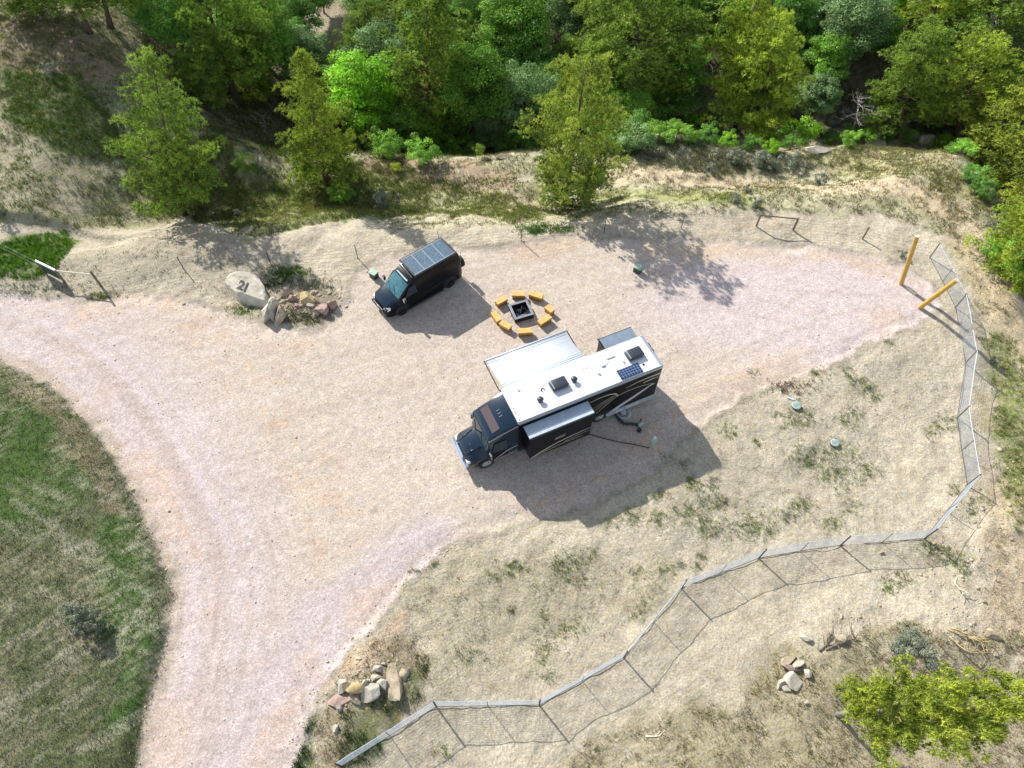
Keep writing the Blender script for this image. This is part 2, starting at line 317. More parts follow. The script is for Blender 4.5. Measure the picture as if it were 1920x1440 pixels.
def grass_mat():
    m = D.materials.new('grass_blades'); m.use_nodes = True; N = m.node_tree.nodes; L = m.node_tree.links; N.clear()
    out = N.new('ShaderNodeOutputMaterial'); a = N.new('ShaderNodeAttribute'); a.attribute_name = 'Col'
    df = N.new('ShaderNodeBsdfDiffuse'); tr = N.new('ShaderNodeBsdfTranslucent'); mx = N.new('ShaderNodeMixShader'); mx.inputs[0].default_value = .3
    L.new(a.outputs['Color'], df.inputs[0]); L.new(a.outputs['Color'], tr.inputs[0]); L.new(df.outputs[0], mx.inputs[1]); L.new(tr.outputs[0], mx.inputs[2]); L.new(mx.outputs[0], out.inputs[0])
    return m
M = {}
M['ground'] = ground_mat(); M['grass'] = grass_mat()
M['black'] = mat('black_gloss_paint', (.0035, .004, .006), .3, 0, coat=.12, spec=.22)
M['blue'] = mat('navy_sky_tinted_paint', (.002, .016, .034), .16, .1, coat=.5, spec=.4)  # navy paint, blue boosted to carry the sky's reflection
M['roofwhite'] = mat('white_roof_membrane', (.74, .75, .76), .5, 0, var=.09, scale=1.1, c2=(.82, .83, .84), stretch=(.5, 2.5, 1))
M['sealant'] = mat('grey_sealant', (.62, .63, .63), .7, 0, var=.12, scale=3)
M['grey'] = mat('grey_paint', (.30, .33, .37), .35, 0, coat=.4, var=.05, scale=2)
M['silver'] = mat('silver_graphic', (.52, .53, .55), .3, .2)
M['tan'] = mat('tan_graphic', (.42, .38, .31), .35)
M['slide'] = mat('grey_slide_topper_fabric', (.40, .47, .54), .6, 0, var=.12, scale=3)
M['slide2'] = mat('dark_slide_topper_fabric', (.15, .20, .26), .6, 0, var=.12, scale=3)
M['awning'] = mat('awning_silver_vinyl', (.62, .66, .71), .42, .1, var=.12, scale=1.2, stretch=(.05, 5, 5))
M['awningband'] = mat('awning_dark_band', (.16, .21, .27), .45)
M['dark'] = mat('black_plastic', (.02, .024, .03), .5, 0, var=.2, scale=10, bump=.1)
M['acgrey'] = mat('dark_shroud_plastic', (.035, .045, .06), .38)
M['rubber'] = mat('tyre_rubber', (.018, .018, .018), .85, 0, var=.2, scale=14)
M['chrome'] = mat('chrome', (.75, .76, .78), .12, 1.0)
M['rim'] = mat('polished_rim', (.66, .67, .68), .25, .8)
M['darkrim'] = mat('black_alloy', (.03, .03, .032), .35, .4)
M['glass'] = mat('dark_tinted_glass', (.012, .03, .038), .05, 0, coat=1)
M['tealglass'] = mat('windscreen_glass', (.03, .13, .15), .08, 0, coat=1, var=.5, scale=2.2)
M['brownglass'] = mat('brown_shaded_skylight', (.065, .042, .042), .3, 0, coat=.5)
M['lamp'] = mat('clear_lens', (.70, .72, .75), .12, 0, coat=1)
M['amber'] = mat('amber_lens', (.7, .25, .03), .3)
M['red'] = mat('red_lens', (.45, .02, .02), .25)
M['solar'] = mat('solar_cells', (.012, .03, .10), .15, 0, coat=.8)
M['solarline'] = mat('solar_grid_lines', (.25, .38, .5), .35)
M['vansolar'] = mat('dark_solar_glass', (.075, .125, .165), .3, 0, coat=.6, var=.45, scale=9)
M['vanline'] = mat('aluminium_frame', (.36, .42, .46), .35, .5)
M['wood'] = mat('orange_stained_timber', (.60, .34, .07), .6, 0, var=.3, scale=5, bump=.3, c2=(.74, .50, .16), stretch=(.6, 4, 4))
M['woodside'] = mat('dark_side_timber', (.34, .17, .035), .7, 0, var=.35, scale=6, bump=.4, stretch=(.6, 4, 4))  # darker timber tone for the block sides under the seat
M['yellow'] = mat('yellow_stained_post', (.50, .30, .045), .55, 0, var=.2, scale=4, bump=.2, c2=(.62, .40, .09), stretch=(4, 4, .4))
M['palewood'] = mat('pale_split_wood', (.62, .56, .44), .8, 0, var=.2, scale=6, bump=.3)
M['oldwood'] = mat('weathered_wood', (.17, .14, .11), .85, 0, var=.35, scale=6, bump=.4)
M['brownrail'] = mat('brown_rail_wood', (.20, .14, .085), .8, 0, var=.3, scale=6, bump=.3)
M['steel'] = mat('fire_pit_steel', (.24, .26, .29), .45, .6, var=.2, scale=6)
M['char'] = mat('charred_inside', (.012, .012, .016), .9, 0, var=.4, scale=12)
M['ash'] = mat('ash', (.22, .24, .27), .95, 0, var=.3, scale=14)
M['galv'] = mat('galvanised_wire', (.46, .51, .58), .5, .2)
M['tpost'] = mat('dark_steel_post', (.055, .055, .05), .6, .3, var=.3, scale=20)
M['wire'] = mat('thin_rusty_wire', (.22, .19, .16), .6, .3)
M['utilgreen'] = mat('utility_green', (.30, .44, .34), .5, 0, var=.12, scale=6)
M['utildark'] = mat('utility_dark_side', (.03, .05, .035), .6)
M['lid'] = mat('septic_lid_green', (.30, .40, .37), .6, 0, var=.15, scale=6, bump=.2)
M['orange'] = mat('orange_marker', (.75, .30, .03), .5)
M['hosewhite'] = mat('white_hose', (.62, .64, .66), .45)
M['boulder'] = mat('pale_sandstone', (.42, .38, .29), .9, 0, var=.28, scale=1.6, bump=.9, c2=(.55, .51, .43))
M['boulder2'] = mat('tan_sandstone', (.36, .29, .19), .9, 0, var=.3, scale=2.5, bump=.9, c2=(.50, .42, .30))
M['boulder3'] = mat('pink_sandstone', (.33, .21, .17), .9, 0, var=.3, scale=4, bump=1.0, c2=(.45, .33, .29))
M['yellowrock'] = mat('ochre_sandstone', (.44, .31, .11), .9, 0, var=.25, scale=3, bump=.9, c2=(.52, .42, .25))
M['paintblack'] = mat('black_number_paint', (.012, .012, .012), .6)
M['bark'] = mat('pine_bark', (.11, .075, .055), .9, 0, var=.45, scale=4, bump=1.0, stretch=(3, 3, .5))
M['redbark'] = mat('red_pine_bark', (.22, .085, .045), .9, 0, var=.4, scale=4, bump=1.0, stretch=(3, 3, .5))
M['palebark'] = mat('grey_bark', (.22, .20, .17), .9, 0, var=.35, scale=5, bump=.8, stretch=(3, 3, .6))
M['dead'] = mat('bleached_dead_wood', (.33, .31, .28), .85, 0, var=.3, scale=6, bump=.5)
M['pine_a'] = leaf_mat('pine_needles_yellow_green', (.31, .43, .055), .36)
M['pine_b'] = leaf_mat('pine_needles_olive', (.20, .32, .05), .34)
M['pine_c'] = leaf_mat('pine_needles_lime', (.31, .40, .06), .30)
M['pine_gold'] = leaf_mat('pine_needles_golden', (.31, .42, .07), .32)
M['leaf_green'] = leaf_mat('leaves_mid_green', (.21, .43, .06), .42)
M['leaf_lime'] = leaf_mat('leaves_lime', (.27, .56, .04), .42)
M['leaf_blue'] = leaf_mat('leaves_blue_green', (.20, .34, .135), .34)
M['leaf_dark'] = leaf_mat('leaves_dark_green', (.14, .31, .055), .38)
M['leaf_sage'] = leaf_mat('sage_leaves', (.20, .235, .175), .2, var=.25)

# ------------------------------------------------------------------ mesh builder
def rot_to(v):
    return Vector((0, 0, 1)).rotation_difference(Vector(v).normalized())
class MB:
    def __init__(s): s.v = []; s.f = []
    def add(s, vs, fs):
        b = len(s.v); s.v += [tuple(q) for q in vs]; s.f += [tuple(b + k for k in q) for q in fs]; return s
    def box(s, x0, x1, y0, y1, z0, z1, bev=0.0, seg=2):
        bm = bmesh.new(); bmesh.ops.create_cube(bm, size=1)
        for q in bm.verts: q.co = Vector(((x0 + x1) / 2 + q.co.x * (x1 - x0), (y0 + y1) / 2 + q.co.y * (y1 - y0), (z0 + z1) / 2 + q.co.z * (z1 - z0)))
        if bev: bmesh.ops.bevel(bm, geom=bm.edges[:], offset=bev, segments=seg, affect='EDGES', profile=.5)
        bm.verts.index_update(); s.add([q.co for q in bm.verts], [[k.index for k in f.verts] for f in bm.faces]); bm.free(); return s
    def tube(s, pts, r, n=8, cap=True):
        pts = [Vector(p) for p in pts]; rs = r if isinstance(r, (list, tuple)) else [r] * len(pts)
        vs = []; fs = []
        for i, p in enumerate(pts):
            t = (pts[min(i + 1, len(pts) - 1)] - pts[max(i - 1, 0)]); q = rot_to(t if t.length > 1e-9 else (0, 0, 1))
            for k in range(n):
                a = 2 * math.pi * k / n; vs.append(p + q @ Vector((rs[i] * math.cos(a), rs[i] * math.sin(a), 0)))
        for i in range(len(pts) - 1):
            for k in range(n): fs.append((i * n + k, i * n + (k + 1) % n, (i + 1) * n + (k + 1) % n, (i + 1) * n + k))
        if cap: fs.append(tuple(range(n - 1, -1, -1))); fs.append(tuple((len(pts) - 1) * n + k for k in range(n)))
        return s.add(vs, fs)
    def bar(s, p, q, w, h=None):
        p = Vector(p); q = Vector(q); h = h or w; d = (q - p).normalized(); up = Vector((0, 0, 1)) if abs(d.z) < .95 else Vector((1, 0, 0))
        a = d.cross(up).normalized() * w / 2; b = a.cross(d).normalized() * h / 2
        vs = [p - a - b, p + a - b, p + a + b, p - a + b, q - a - b, q + a - b, q + a + b, q - a + b]
        return s.add(vs, [(0, 3, 2, 1), (4, 5, 6, 7), (0, 1, 5, 4), (1, 2, 6, 5), (2, 3, 7, 6), (3, 0, 4, 7)])
    def prism(s, outline, y0, y1):
        """outline in (x,z), extruded along y"""
        n = len(outline); vs = [(x, y0, z) for x, z in outline] + [(x, y1, z) for x, z in outline]
        return s.add(vs, [tuple(range(n)), tuple(range(2 * n - 1, n - 1, -1))] + [(k, k + n, (k + 1) % n + n, (k + 1) % n) for k in range(n)])
    def strip(s, pts, w, y, t=.004):
        """ribbon of width w along pts (x,z) standing on a wall at y, with thickness t towards -y"""
        P = [Vector((a, b)) for a, b in pts]; up = []; lo = []
        ws = w if isinstance(w, (list, tuple)) else [w] * len(P)
        for i, p in enumerate(P):
            d = (P[min(i + 1, len(P) - 1)] - P[max(i - 1, 0)]).normalized(); nrm = Vector((-d.y, d.x)) * ws[i] / 2; up.append(p + nrm); lo.append(p - nrm)
        for i in range(len(P) - 1):
            s.prism([tuple(lo[i]), tuple(lo[i + 1]), tuple(up[i + 1]), tuple(up[i])], y - t, y)
        return s
    def build(s, name, m, parent=None, smooth=False):
        me = D.meshes.new(name); me.from_pydata([tuple(q) for q in s.v], [], s.f)
        me.materials.append(M[m] if isinstance(m, str) else m)
        if smooth: me.polygons.foreach_set('use_smooth', [True] * len(me.polygons))
        me.update(); o = D.objects.new(name, me); col.objects.link(o)
        if parent: o.parent = parent
        return o
def tag(o, label=None, cat=None, group=None, kind=None):
    if label: o['label'] = label
    if cat: o['category'] = cat
    if group: o['group'] = group
    if kind: o['kind'] = kind
    return o
def empty(name, loc, rz=0.0):
    o = D.objects.new(name, None); o.location = loc; o.rotation_euler = (0, 0, rz); col.objects.link(o); return o
def copy_tree(o, parent=None):
    c = o.copy(); col.objects.link(c); c.parent = parent
    for ch in list(o.children): copy_tree(ch, c)
    return c
def npmesh(name, V, F, m, attrs=(), smooth=False, parent=None):
    """V (n,3), F (m,k) arrays; attrs: (name, domain, per-item colour or value)"""
    me = D.meshes.new(name); k = F.shape[1]
    me.vertices.add(len(V)); me.vertices.foreach_set('co', V.astype(np.float32).ravel())
    me.loops.add(F.size); me.loops.foreach_set('vertex_index', F.astype(np.int32).ravel())
    me.polygons.add(len(F)); me.polygons.foreach_set('loop_start', (np.arange(len(F)) * k).astype(np.int32))
    me.polygons.foreach_set('loop_total', np.full(len(F), k, np.int32))
    if smooth: me.polygons.foreach_set('use_smooth', np.ones(len(F), bool))
    me.update(calc_edges=True)
    for (an, arr) in attrs:
        if arr.ndim == 2:
            a = me.attributes.new(an, 'FLOAT_COLOR', 'POINT'); c4 = np.ones((len(V), 4), np.float32); c4[:, :3] = arr; a.data.foreach_set('color', c4.ravel())
        else:
            a = me.attributes.new(an, 'FLOAT', 'POINT'); a.data.foreach_set('value', arr.astype(np.float32))
    me.materials.append(M[m] if isinstance(m, str) else m)
    o = D.objects.new(name, me); col.objects.link(o)
    if parent: o.parent = parent
    return o

# ------------------------------------------------------------------ ground sheets
GC, GM = ground_colour(GX, GY)
def build_ground():
    V = np.stack([GX, GY, GZ], -1).reshape(-1, 3); C = GC.reshape(-1, 3); G1 = GM.ravel()
    jj, ii = np.meshgrid(np.arange(NY - 1), np.arange(NX - 1), indexing='ij')
    a = (jj * NX + ii).ravel(); F = np.stack([a, a + 1, a + 1 + NX, a + NX], 1)
    fx = (GX[:-1, :-1] + GX[1:, 1:]) / 2; fy = (GY[:-1, :-1] + GY[1:, 1:]) / 2
    g = (sdist(fx, fy, PAD) > 0).ravel(); rd = (pdist(fx, fy, ROADEDGE) < 7.2).ravel() & g
    md = (sdist(fx, fy, MEADOW) > 0).ravel()
    cls = np.where(rd, 1, np.where(g, 2, np.where(md, 3, 0)))
    for k, (n, lab) in enumerate([('ground', 'pale tan dirt and grassy slopes around the gravel pad'), ('gravel_road', 'curving pinkish gravel road along the meadow'), ('gravel_pad', 'wide pinkish tan gravel parking pad'), ('meadow_ground', 'dark soil under the green meadow in the road bend')]):
        f = F[cls == k]; used, inv = np.unique(f, return_inverse=True)
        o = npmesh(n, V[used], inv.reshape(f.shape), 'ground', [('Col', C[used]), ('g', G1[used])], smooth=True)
        tag(o, lab, None, None, 'structure')
build_ground()

# ------------------------------------------------------------------ ground cover
rng = np.random.default_rng(11)
KIND = {'lush': (.050, .105, .020), 'green': (.085, .150, .030), 'vivid': (.105, .225, .022), 'yg': (.22, .26, .055), 'olive': (.14, .145, .05), 'straw': (.31, .28, .16),
        'sage': (.20, .225, .165), 'grey': (.25, .225, .175), 'weed': (.25, .37, .08), 'brown': (.20, .14, .08), 'pale': (.36, .32, .22)}
GV, GF, GCOL = {}, {}, {}
def tufts(obj, X, Y, kind, h, wdt, nb, spread, keep=None, colvar=.3, flatness=.5):
    n = len(X)
    if n == 0: return
    Zg = hz(X, Y); N = n * nb
    bx = np.repeat(X, nb) + rng.normal(0, spread, N); by = np.repeat(Y, nb) + rng.normal(0, spread, N); bz = np.repeat(Zg, nb)
    bz = hz(bx, by) - .01
    hh = np.repeat(h * rng.uniform(.6, 1.35, n), nb) * rng.uniform(.5, 1.2, N)
    a = rng.uniform(0, 6.283, N); le = rng.uniform(.1, 1, N) * flatness
    dx, dy = np.cos(a) * le * hh, np.sin(a) * le * hh; dz = hh * np.sqrt(np.clip(1 - le ** 2, .08, 1))
    b = rng.uniform(0, 6.283, N); wx, wy = np.cos(b) * wdt / 2, np.sin(b) * wdt / 2
    V = np.empty((N, 3, 3)); V[:, 0] = np.stack([bx - wx, by - wy, bz], 1); V[:, 1] = np.stack([bx + wx, by + wy, bz], 1); V[:, 2] = np.stack([bx + dx, by + dy, bz + dz], 1)
    c = np.array(KIND[kind]) if isinstance(kind, str) else None
    cc = np.repeat(np.array([KIND[k] for k in kind]) if c is None else np.tile(c, (n, 1)), nb, 0)
    tv = np.repeat(rng.uniform(1 - colvar, 1 + colvar, n), nb) * rng.uniform(.75, 1.25, N)
    cc = cc * tv[:, None] * np.array([1, 1, 1]) * (1 + rng.normal(0, .06, (N, 3)))
    cc = np.repeat(np.clip(cc, .005, .8), 3, 0)
    GV.setdefault(obj, []).append(V.reshape(-1, 3)); GCOL.setdefault(obj, []).append(cc)
def zone_pts(poly, dens, thr=None, nscale=1.2, seed=1, wob=.6, margin=.0):
    P = np.array(poly); x0, y0 = P.min(0) - margin; x1, y1 = P.max(0) + margin
    x0 = max(x0, -46); x1 = min(x1, 46); y0 = max(y0, -1); y1 = min(y1, 72)
    n = int((x1 - x0) * (y1 - y0) * dens); X = rng.uniform(x0, x1, n); Y = rng.uniform(y0, y1, n)
    m = sdist(X, Y, poly) + (fbm(X, Y, 1.2, seed, 3) - .5) * 2 * wob > -margin
    if thr is not None: m &= fbm(X, Y, nscale, seed + 5, 4) > thr + rng.normal(0, .05, n)
    # keep what the photograph shows
    d = np.stack([X, Y, 0 * X - CAM_H], 1); zc = d @ _f; u_ = 960 + FPX * (d @ _r) / zc; v_ = 720 - FPX * (d @ _u) / zc
    m &= (u_ > -120) & (u_ < 2040) & (v_ < 1520) & (v_ > -60)
    return X[m], Y[m]
def not_on(X, Y, poly, d=0.0):
    k = sdist(X, Y, poly) < d; return X[k], Y[k]
# meadow in the bend of the road
X, Y = zone_pts(MEADOW, 60, None, wob=.2)
kinds = np.full(len(X), 'sage', dtype=object)
g1 = zmask('meadowgreen', X, Y, 1.5, 2.5, 3); g2 = zmask('meadowgreen2', X, Y, 1.0, 1.6, 4); nn = fbm(X, Y, 2.2, 6, 4); rr = rng.uniform(0, 1, len(X)); st = zmask('meadowstraw', X, Y, .6, .9, 4)
kinds[rr < .35] = 'grey'; kinds[rr > .72] = 'olive'; kinds[(nn > .52) & (rr > .3)] = 'green'
kinds[(st > .5)] = 'olive'; kinds[(st > .5) & (rr > .5)] = 'grey'
low_ = sstep(16, 9, Y) * (X > -99); kinds[(rr < .6 * low_) & (rng.uniform(0, 1, len(X)) < .7)] = 'grey'; sel = rr < .85 * np.maximum(g1, g2); kinds[sel] = 'lush'; kinds[sel & (nn > .5) & (rr > .25)] = 'green'; kinds[sel & (rr < .07)] = 'sage'
KIND2 = dict(KIND); KIND['sage'] = (.16, .20, .13); KIND['grey'] = (.145, .14, .10); KIND['olive'] = (.13, .15, .05); KIND['green'] = (.095, .165, .035); KIND['lush'] = (.060, .13, .022)
tufts('meadow_grass', X, Y, list(kinds), .115, .028, 6, .09, flatness=.75)
KIND.update(KIND2)
# upper left hillside
hp = ZS['hill']; X, Y = zone_pts(hp, 15, .42, 1.6, 7)
k = sdist(X, Y, ZS['hillbare']) < 0; kk = rng.uniform(0, 1, len(X)) < .35; X, Y = X[k | kk], Y[k | kk]; X, Y = not_on(X, Y, PAD)
rr = rng.uniform(0, 1, len(X)); kinds = np.full(len(X), 'straw', dtype=object); kinds[rr < .45] = 'olive'; kinds[rr < .2] = 'grey'; kinds[rr > .85] = 'sage'
KIND['straw'] = (.25, .22, .12)
tufts('hillside_grass', X, Y, list(kinds), .24, .04, 6, .10, flatness=.8)
for zn, kd, dn, thr, h in (('hillgreen', 'green', 34, .30, .24), ('hillgreen', 'vivid', 8, .5, .2), ('hill', 'yg', 12, .46, .2), ('hill', 'green', 12, .48, .24), ('hillgreen2', 'olive', 22, .35, .24), ('hillgreen2', 'green', 12, .45, .3), ('mound', 'vivid', 8, .45, .2), ('strip', 'vivid', 8, .5, .2), ('mound', 'yg', 20, .42, .22), ('mound', 'straw', 14, None, .2), ('strip', 'yg', 40, .25, .24), ('strip', 'green', 10, .5, .24), ('strip', 'straw', 12, None, .2), ('rimbase', 'straw', 12, .40, .2), ('rimbase', 'yg', 9, .45, .2), ('rimbase', 'sage', 4, .5, .22), ('rimbase', 'olive', 5, .5, .2), ('knoll', 'sage', 22, None, .30), ('knoll', 'olive', 18, .40, .3), ('rimgrass', 'straw', 18, None, .25), ('rimgrass', 'yg', 14, .42, .25), ('yg', 'yg', 16, .4, .15)):
    X, Y = zone_pts(ZS[zn], dn, thr, 1.2, 17, .9); tufts('hillside_grass' if zn.startswith('h') or zn in ('mound',) else 'rim_grass', X, Y, kd, h, .04, 6, .09, flatness=.8)
X, Y = zone_pts(ZS['vivid'], 60, .3, 1.0, 3, .5); X, Y = not_on(X, Y, PAD, -.1); tufts('hillside_grass', X, Y, 'vivid', .26, .04, 7, .08)
X, Y = zone_pts(ZS['verge'], 9, .47, .8, 9, .5); X, Y = not_on(X, Y, PAD, -.2); tufts('hillside_grass', X, Y, list(rng.choice(['sage', 'straw', 'olive', 'grey'], len(X))), .14, .04, 5, .09)
KIND.update(KIND2)
# right and lower slopes
for zn, kd, dn, thr, h in (('pathedge', 'straw', 12, .4, .22), ('pathedge', 'olive', 6, .52, .24), ('rightgreen', 'weed', 14, .4, .26), ('rightgreen', 'yg', 14, .4, .22), ('righttan', 'pale', 10, None, .2), ('lowright', 'straw', 20, .36, .18), ('lowright', 'olive', 10, .5, .2), ('lowright', 'brown', 9, .5, .15),
                           ('lowleft', 'brown', 14, .45, .14), ('lowleft', 'straw', 10, .4, .15), ('lowleft', 'olive', 10, .5, .15), ('lowgreen', 'lush', 110, None, .24), ('lowgreen2', 'lush', 32, .46, .22), ('lowgreen2', 'green', 22, .5, .2), ('midstraw', 'sage', 7, .52, .11), ('midstraw', 'pale', 7, .45, .12), ('midstraw', 'weed', 6, .60, .13)):
    X, Y = zone_pts(ZS[zn], dn, thr, .9, 27, .8); X, Y = not_on(X, Y, PAD, -.05)
    tufts('slope_grass', X, Y, kd, h, .035, 6, .08, flatness=.85)
# forest floor
X, Y = zone_pts(ZS['forestfloor'], 2.6, .45, 2, 51, .5); tufts('undergrowth', X, Y, list(rng.choice(['lush', 'green', 'olive'], len(X))), .45, .09, 9, .22, flatness=.9)
X, Y = zone_pts(W([(480, 290), (1000, 270), (1000, 300), (480, 320)]), 10, .5, 1, 52, .5); tufts('undergrowth', X, Y, 'green', .3, .06, 8, .15)
# weeds: clumps noted on the bare dirt
spots = [(1500, 855, 1.0), (1520, 870, .8), (1545, 850, .9), (1560, 880, 1.3), (1570, 900, 1.1), (1580, 790, .8), (1600, 770, .7), (1590, 840, .9), (1610, 880, .8), (1630, 880, .7), (1480, 790, .9), (1500, 770, .8), (1515, 790, .7),
         (1610, 715, .9), (1625, 730, .8), (1590, 700, .6), (1640, 745, .5), (1770, 800, .8), (1745, 810, .6), (1780, 790, .6), (1285, 870, .5), (1300, 905, .4), (1250, 860, .45), (1330, 910, .6), (1310, 915, .7), (1290, 905, .5), (1230, 930, .5), (1245, 925, .4), (1180, 970, .9), (1195, 960, .7), (1150, 980, .5),
         (1330, 950, 1.0), (1355, 940, .8), (1300, 970, .9), (1285, 960, .8), (1315, 985, .9), (1340, 995, .8), (1400, 980, .9), (1420, 990, 1.0), (1440, 985, .9), (1390, 1000, .7), (1230, 970, .5), (1240, 975, .6), (1420, 830, .4), (1365, 805, .6), (1375, 815, .4), (1500, 940, .7), (1510, 950, .6), (1555, 985, .6), (1570, 980, .5), (1600, 950, .6), (1470, 970, .5), (1485, 965, .5),
         (1050, 1060, .9), (1075, 1050, .8), (1100, 1045, .7), (935, 1075, .6), (960, 1068, .6), (970, 1060, .4), (1055, 1075, .7), (1085, 1090, .6), (780, 1072, .4), (815, 1057, .3), (1020, 1150, .35), (1018, 1230, .5), (1022, 1260, .6), (1010, 1210, .5), (1060, 1185, .5), (1080, 1175, .5), (955, 1145, .35), (1210, 1130, .4), (1195, 1150, .4), (870, 1225, .5),
         (1680, 1095, .8), (1700, 1085, .8), (1660, 1105, .5), (1755, 1030, .9), (1770, 1045, .9), (1790, 1040, .7), (1740, 1020, .5), (1795, 920, .6), (1830, 940, .8), (1820, 960, .6), (1800, 1060, .6), (1810, 1075, .5), (830, 1412, .5), (985, 1290, .0), (1410, 700, .4), (1530, 700, .5), (1665, 640, .4), (1700, 1180, .5), (1250, 1065, .5), (1275, 1060, .4), (1195, 1075, .5), (1315, 1045, .4), (1310, 1060, .35)]
for i, (px, py, r) in enumerate(spots):
    if r <= 0: continue
    P = at(px, py); n = int(44 * r * r + 10)
    tufts('weeds', P.x + rng.normal(0, r * .52, n), P.y + rng.normal(0, r * .42, n), list(rng.choice(['weed', 'weed', 'green', 'yg', 'yg', 'sage'], n)), .13, .032, 9, .07, flatness=.8)
X, Y = zone_pts(W([(1180, 960), (1300, 840), (1420, 760), (1520, 700), (1700, 640), (1800, 700), (1800, 900), (1720, 990), (1560, 1010), (1400, 1030), (1240, 1100), (1100, 1180), (1000, 1280), (820, 1290), (760, 1130), (880, 1030), (1050, 1000)]), 2.2, .5, .9, 61, .6)
tufts('weeds', X, Y, list(rng.choice(['sage', 'weed', 'pale', 'olive'], len(X))), .10, .04, 6, .07, flatness=.95)
X, Y = zone_pts(W([(1100, 960), (1240, 900), (1350, 870), (1330, 1000), (1120, 1010)]), 2.5, .5, .6, 62, .3); tufts('weeds', X, Y, 'weed', .10, .04, 6, .07)
# fringe where meadow meets road, plus the bright patch by the fence and the patch by the boulders
for (px, py, rx, ry, n, kd) in ((1028, 428, 1.9, .45, 220, 'vivid'), (1000, 432, .8, .3, 60, 'vivid'), (538, 512, 1.3, .5, 200, 'vivid'), (520, 530, 1.0, .6, 110, 'lush'), (470, 575, 1.2, .4, 50, 'olive'), (560, 590, 1.4, .5, 130, 'sage'), (590, 535, 1.3, .5, 120, 'sage'), (575, 600, 1.2, .3, 60, 'olive'), (455, 585, .8, .3, 40, 'weed'), (60, 545, 3.2, .5, 120, 'sage'), (190, 555, 1.2, .25, 60, 'yg'), (1500, 730, 1.0, .4, 30, 'brown'), (1470, 725, .8, .3, 30, 'brown'), (1540, 240, 1.4, .8, 60, 'green')):
    P = at(px, py); tufts('verge_plants', P.x + rng.normal(0, rx * .6, n), P.y + rng.normal(0, ry * .7, n), kd, .2, .045, 7, .08, flatness=.85)
labs = {'meadow_grass': ('green and grey sage grass filling the meadow inside the road bend', 'meadow grass'), 'hillside_grass': ('dry and green grass on the sloping hillside above the road', 'hillside grass'), 'rim_grass': ('straw and yellow green grass along the forest edge', 'grass'), 'slope_grass': ('dry straw grass on the dirt slopes beyond the deer fence', 'dry grass'), 'undergrowth': ('dark green undergrowth on the shaded forest floor', 'undergrowth'), 'weeds': ('scattered green weeds sprouting on the bare tan dirt', 'weeds'), 'verge_plants': ('low green plants on the verges round the boulders and fence', 'verge plants')}
for k in GV:
    V = np.concatenate(GV[k]); C = np.concatenate(GCOL[k]); F = np.arange(len(V)).reshape(-1, 3)
    tag(npmesh(k, V, F, 'grass', [('Col', C)]), labs[k][0], labs[k][1], None, 'stuff')
# loose stones / clods
def clods(name, X, Y, size, m, label):
    base = np.array([(1, 0, 0), (-1, 0, 0), (0, 1, 0), (0, -1, 0), (0, 0, 1), (0, 0, -1)], float); fc = np.array([(0, 2, 4), (2, 1, 4), (1, 3, 4), (3, 0, 4), (2, 0, 5), (1, 2, 5), (3, 1, 5), (0, 3, 5)])
    n = len(X); s = size * rng.lognormal(0, .5, n)[:, None, None] * rng.uniform(.6, 1.3, (n, 1, 3)); V = base[None] * s * rng.uniform(.7, 1.2, (n, 6, 1))
    a = rng.uniform(0, 6.28, n); c, s_ = np.cos(a)[:, None], np.sin(a)[:, None]; x = V[..., 0] * c - V[..., 1] * s_; y = V[..., 0] * s_ + V[..., 1] * c
    V = np.stack([x + X[:, None], y + Y[:, None], V[..., 2] * .7 + hz(X, Y)[:, None]], -1)
    F = (fc[None] + (np.arange(n) * 6)[:, None, None]).reshape(-1, 3)
    tag(npmesh(name, V.reshape(-1, 3), F, m), label, 'stones', None, 'stuff')
E1 = [p for p in ROADEDGE]
X = []; Y = []
for (line, n, sd) in ((ROADEDGE, 420, .35), (W([(0, 545), (150, 562), (330, 558), (470, 605), (630, 600)]), 260, .8), (W([(1768, 575), (1650, 640), (1480, 712), (1345, 775)]), 160, .25), (W([(870, 1008), (768, 1088), (650, 1230), (588, 1320), (540, 1450)]), 260, .3), (W([(60, 415), (230, 430), (330, 410), (440, 440)]), 120, .3)):
    P = np.array(line); L = np.r_[0, np.cumsum(np.hypot(*np.diff(P, axis=0).T))]; t = rng.uniform(0, L[-1], n)
    X.append(np.interp(t, L, P[:, 0]) + rng.normal(0, sd, n)); Y.append(np.interp(t, L, P[:, 1]) + rng.normal(0, sd, n))
n_ = 9000; X_ = rng.uniform(-30, 30, n_); Y_ = rng.uniform(0, 40, n_); k_ = (sdist(X_, Y_, PAD) > 0)
h_ = rng.uniform(0, 1, n_) < .5
clods('pale_gravel', X_[k_ & h_], Y_[k_ & h_], .026, 'boulder', 'pale loose gravel stones lying on the pad and road'); clods('dark_gravel', X_[k_ & ~h_], Y_[k_ & ~h_], .024, 'boulder3', 'reddish brown loose gravel stones lying on the pad and road')
P_ = at(572, 570); n_ = 260; clods('bed_stones', P_.x + rng.normal(0, 1.5, n_), P_.y + rng.normal(0, .75, n_), .085, 'boulder2', 'small broken stones filling the boulder bed by the road')
P_ = at(690, 1272); n_ = 160; clods('row_stones', P_.x + rng.normal(0, 1.2, n_), P_.y + rng.normal(0, .6, n_), .06, 'boulder2', 'small broken stones around the lower rock row')
clods('edge_stones', np.concatenate(X), np.concatenate(Y), .035, 'boulder2', 'small clods and stones strewn along the edges of the gravel')
X, Y = zone_pts(W([(1740, 1000), (1830, 860), (1900, 760), (1960, 900), (1920, 1200), (1840, 1220), (1650, 1170), (1560, 1200), (1500, 1160), (1700, 1110)]), 9, .45, .8, 71, .5)
clods('spoil_rubble', X, Y, .06, 'boulder2', 'broken dirt clods on the spoil bank beyond the deer fence')
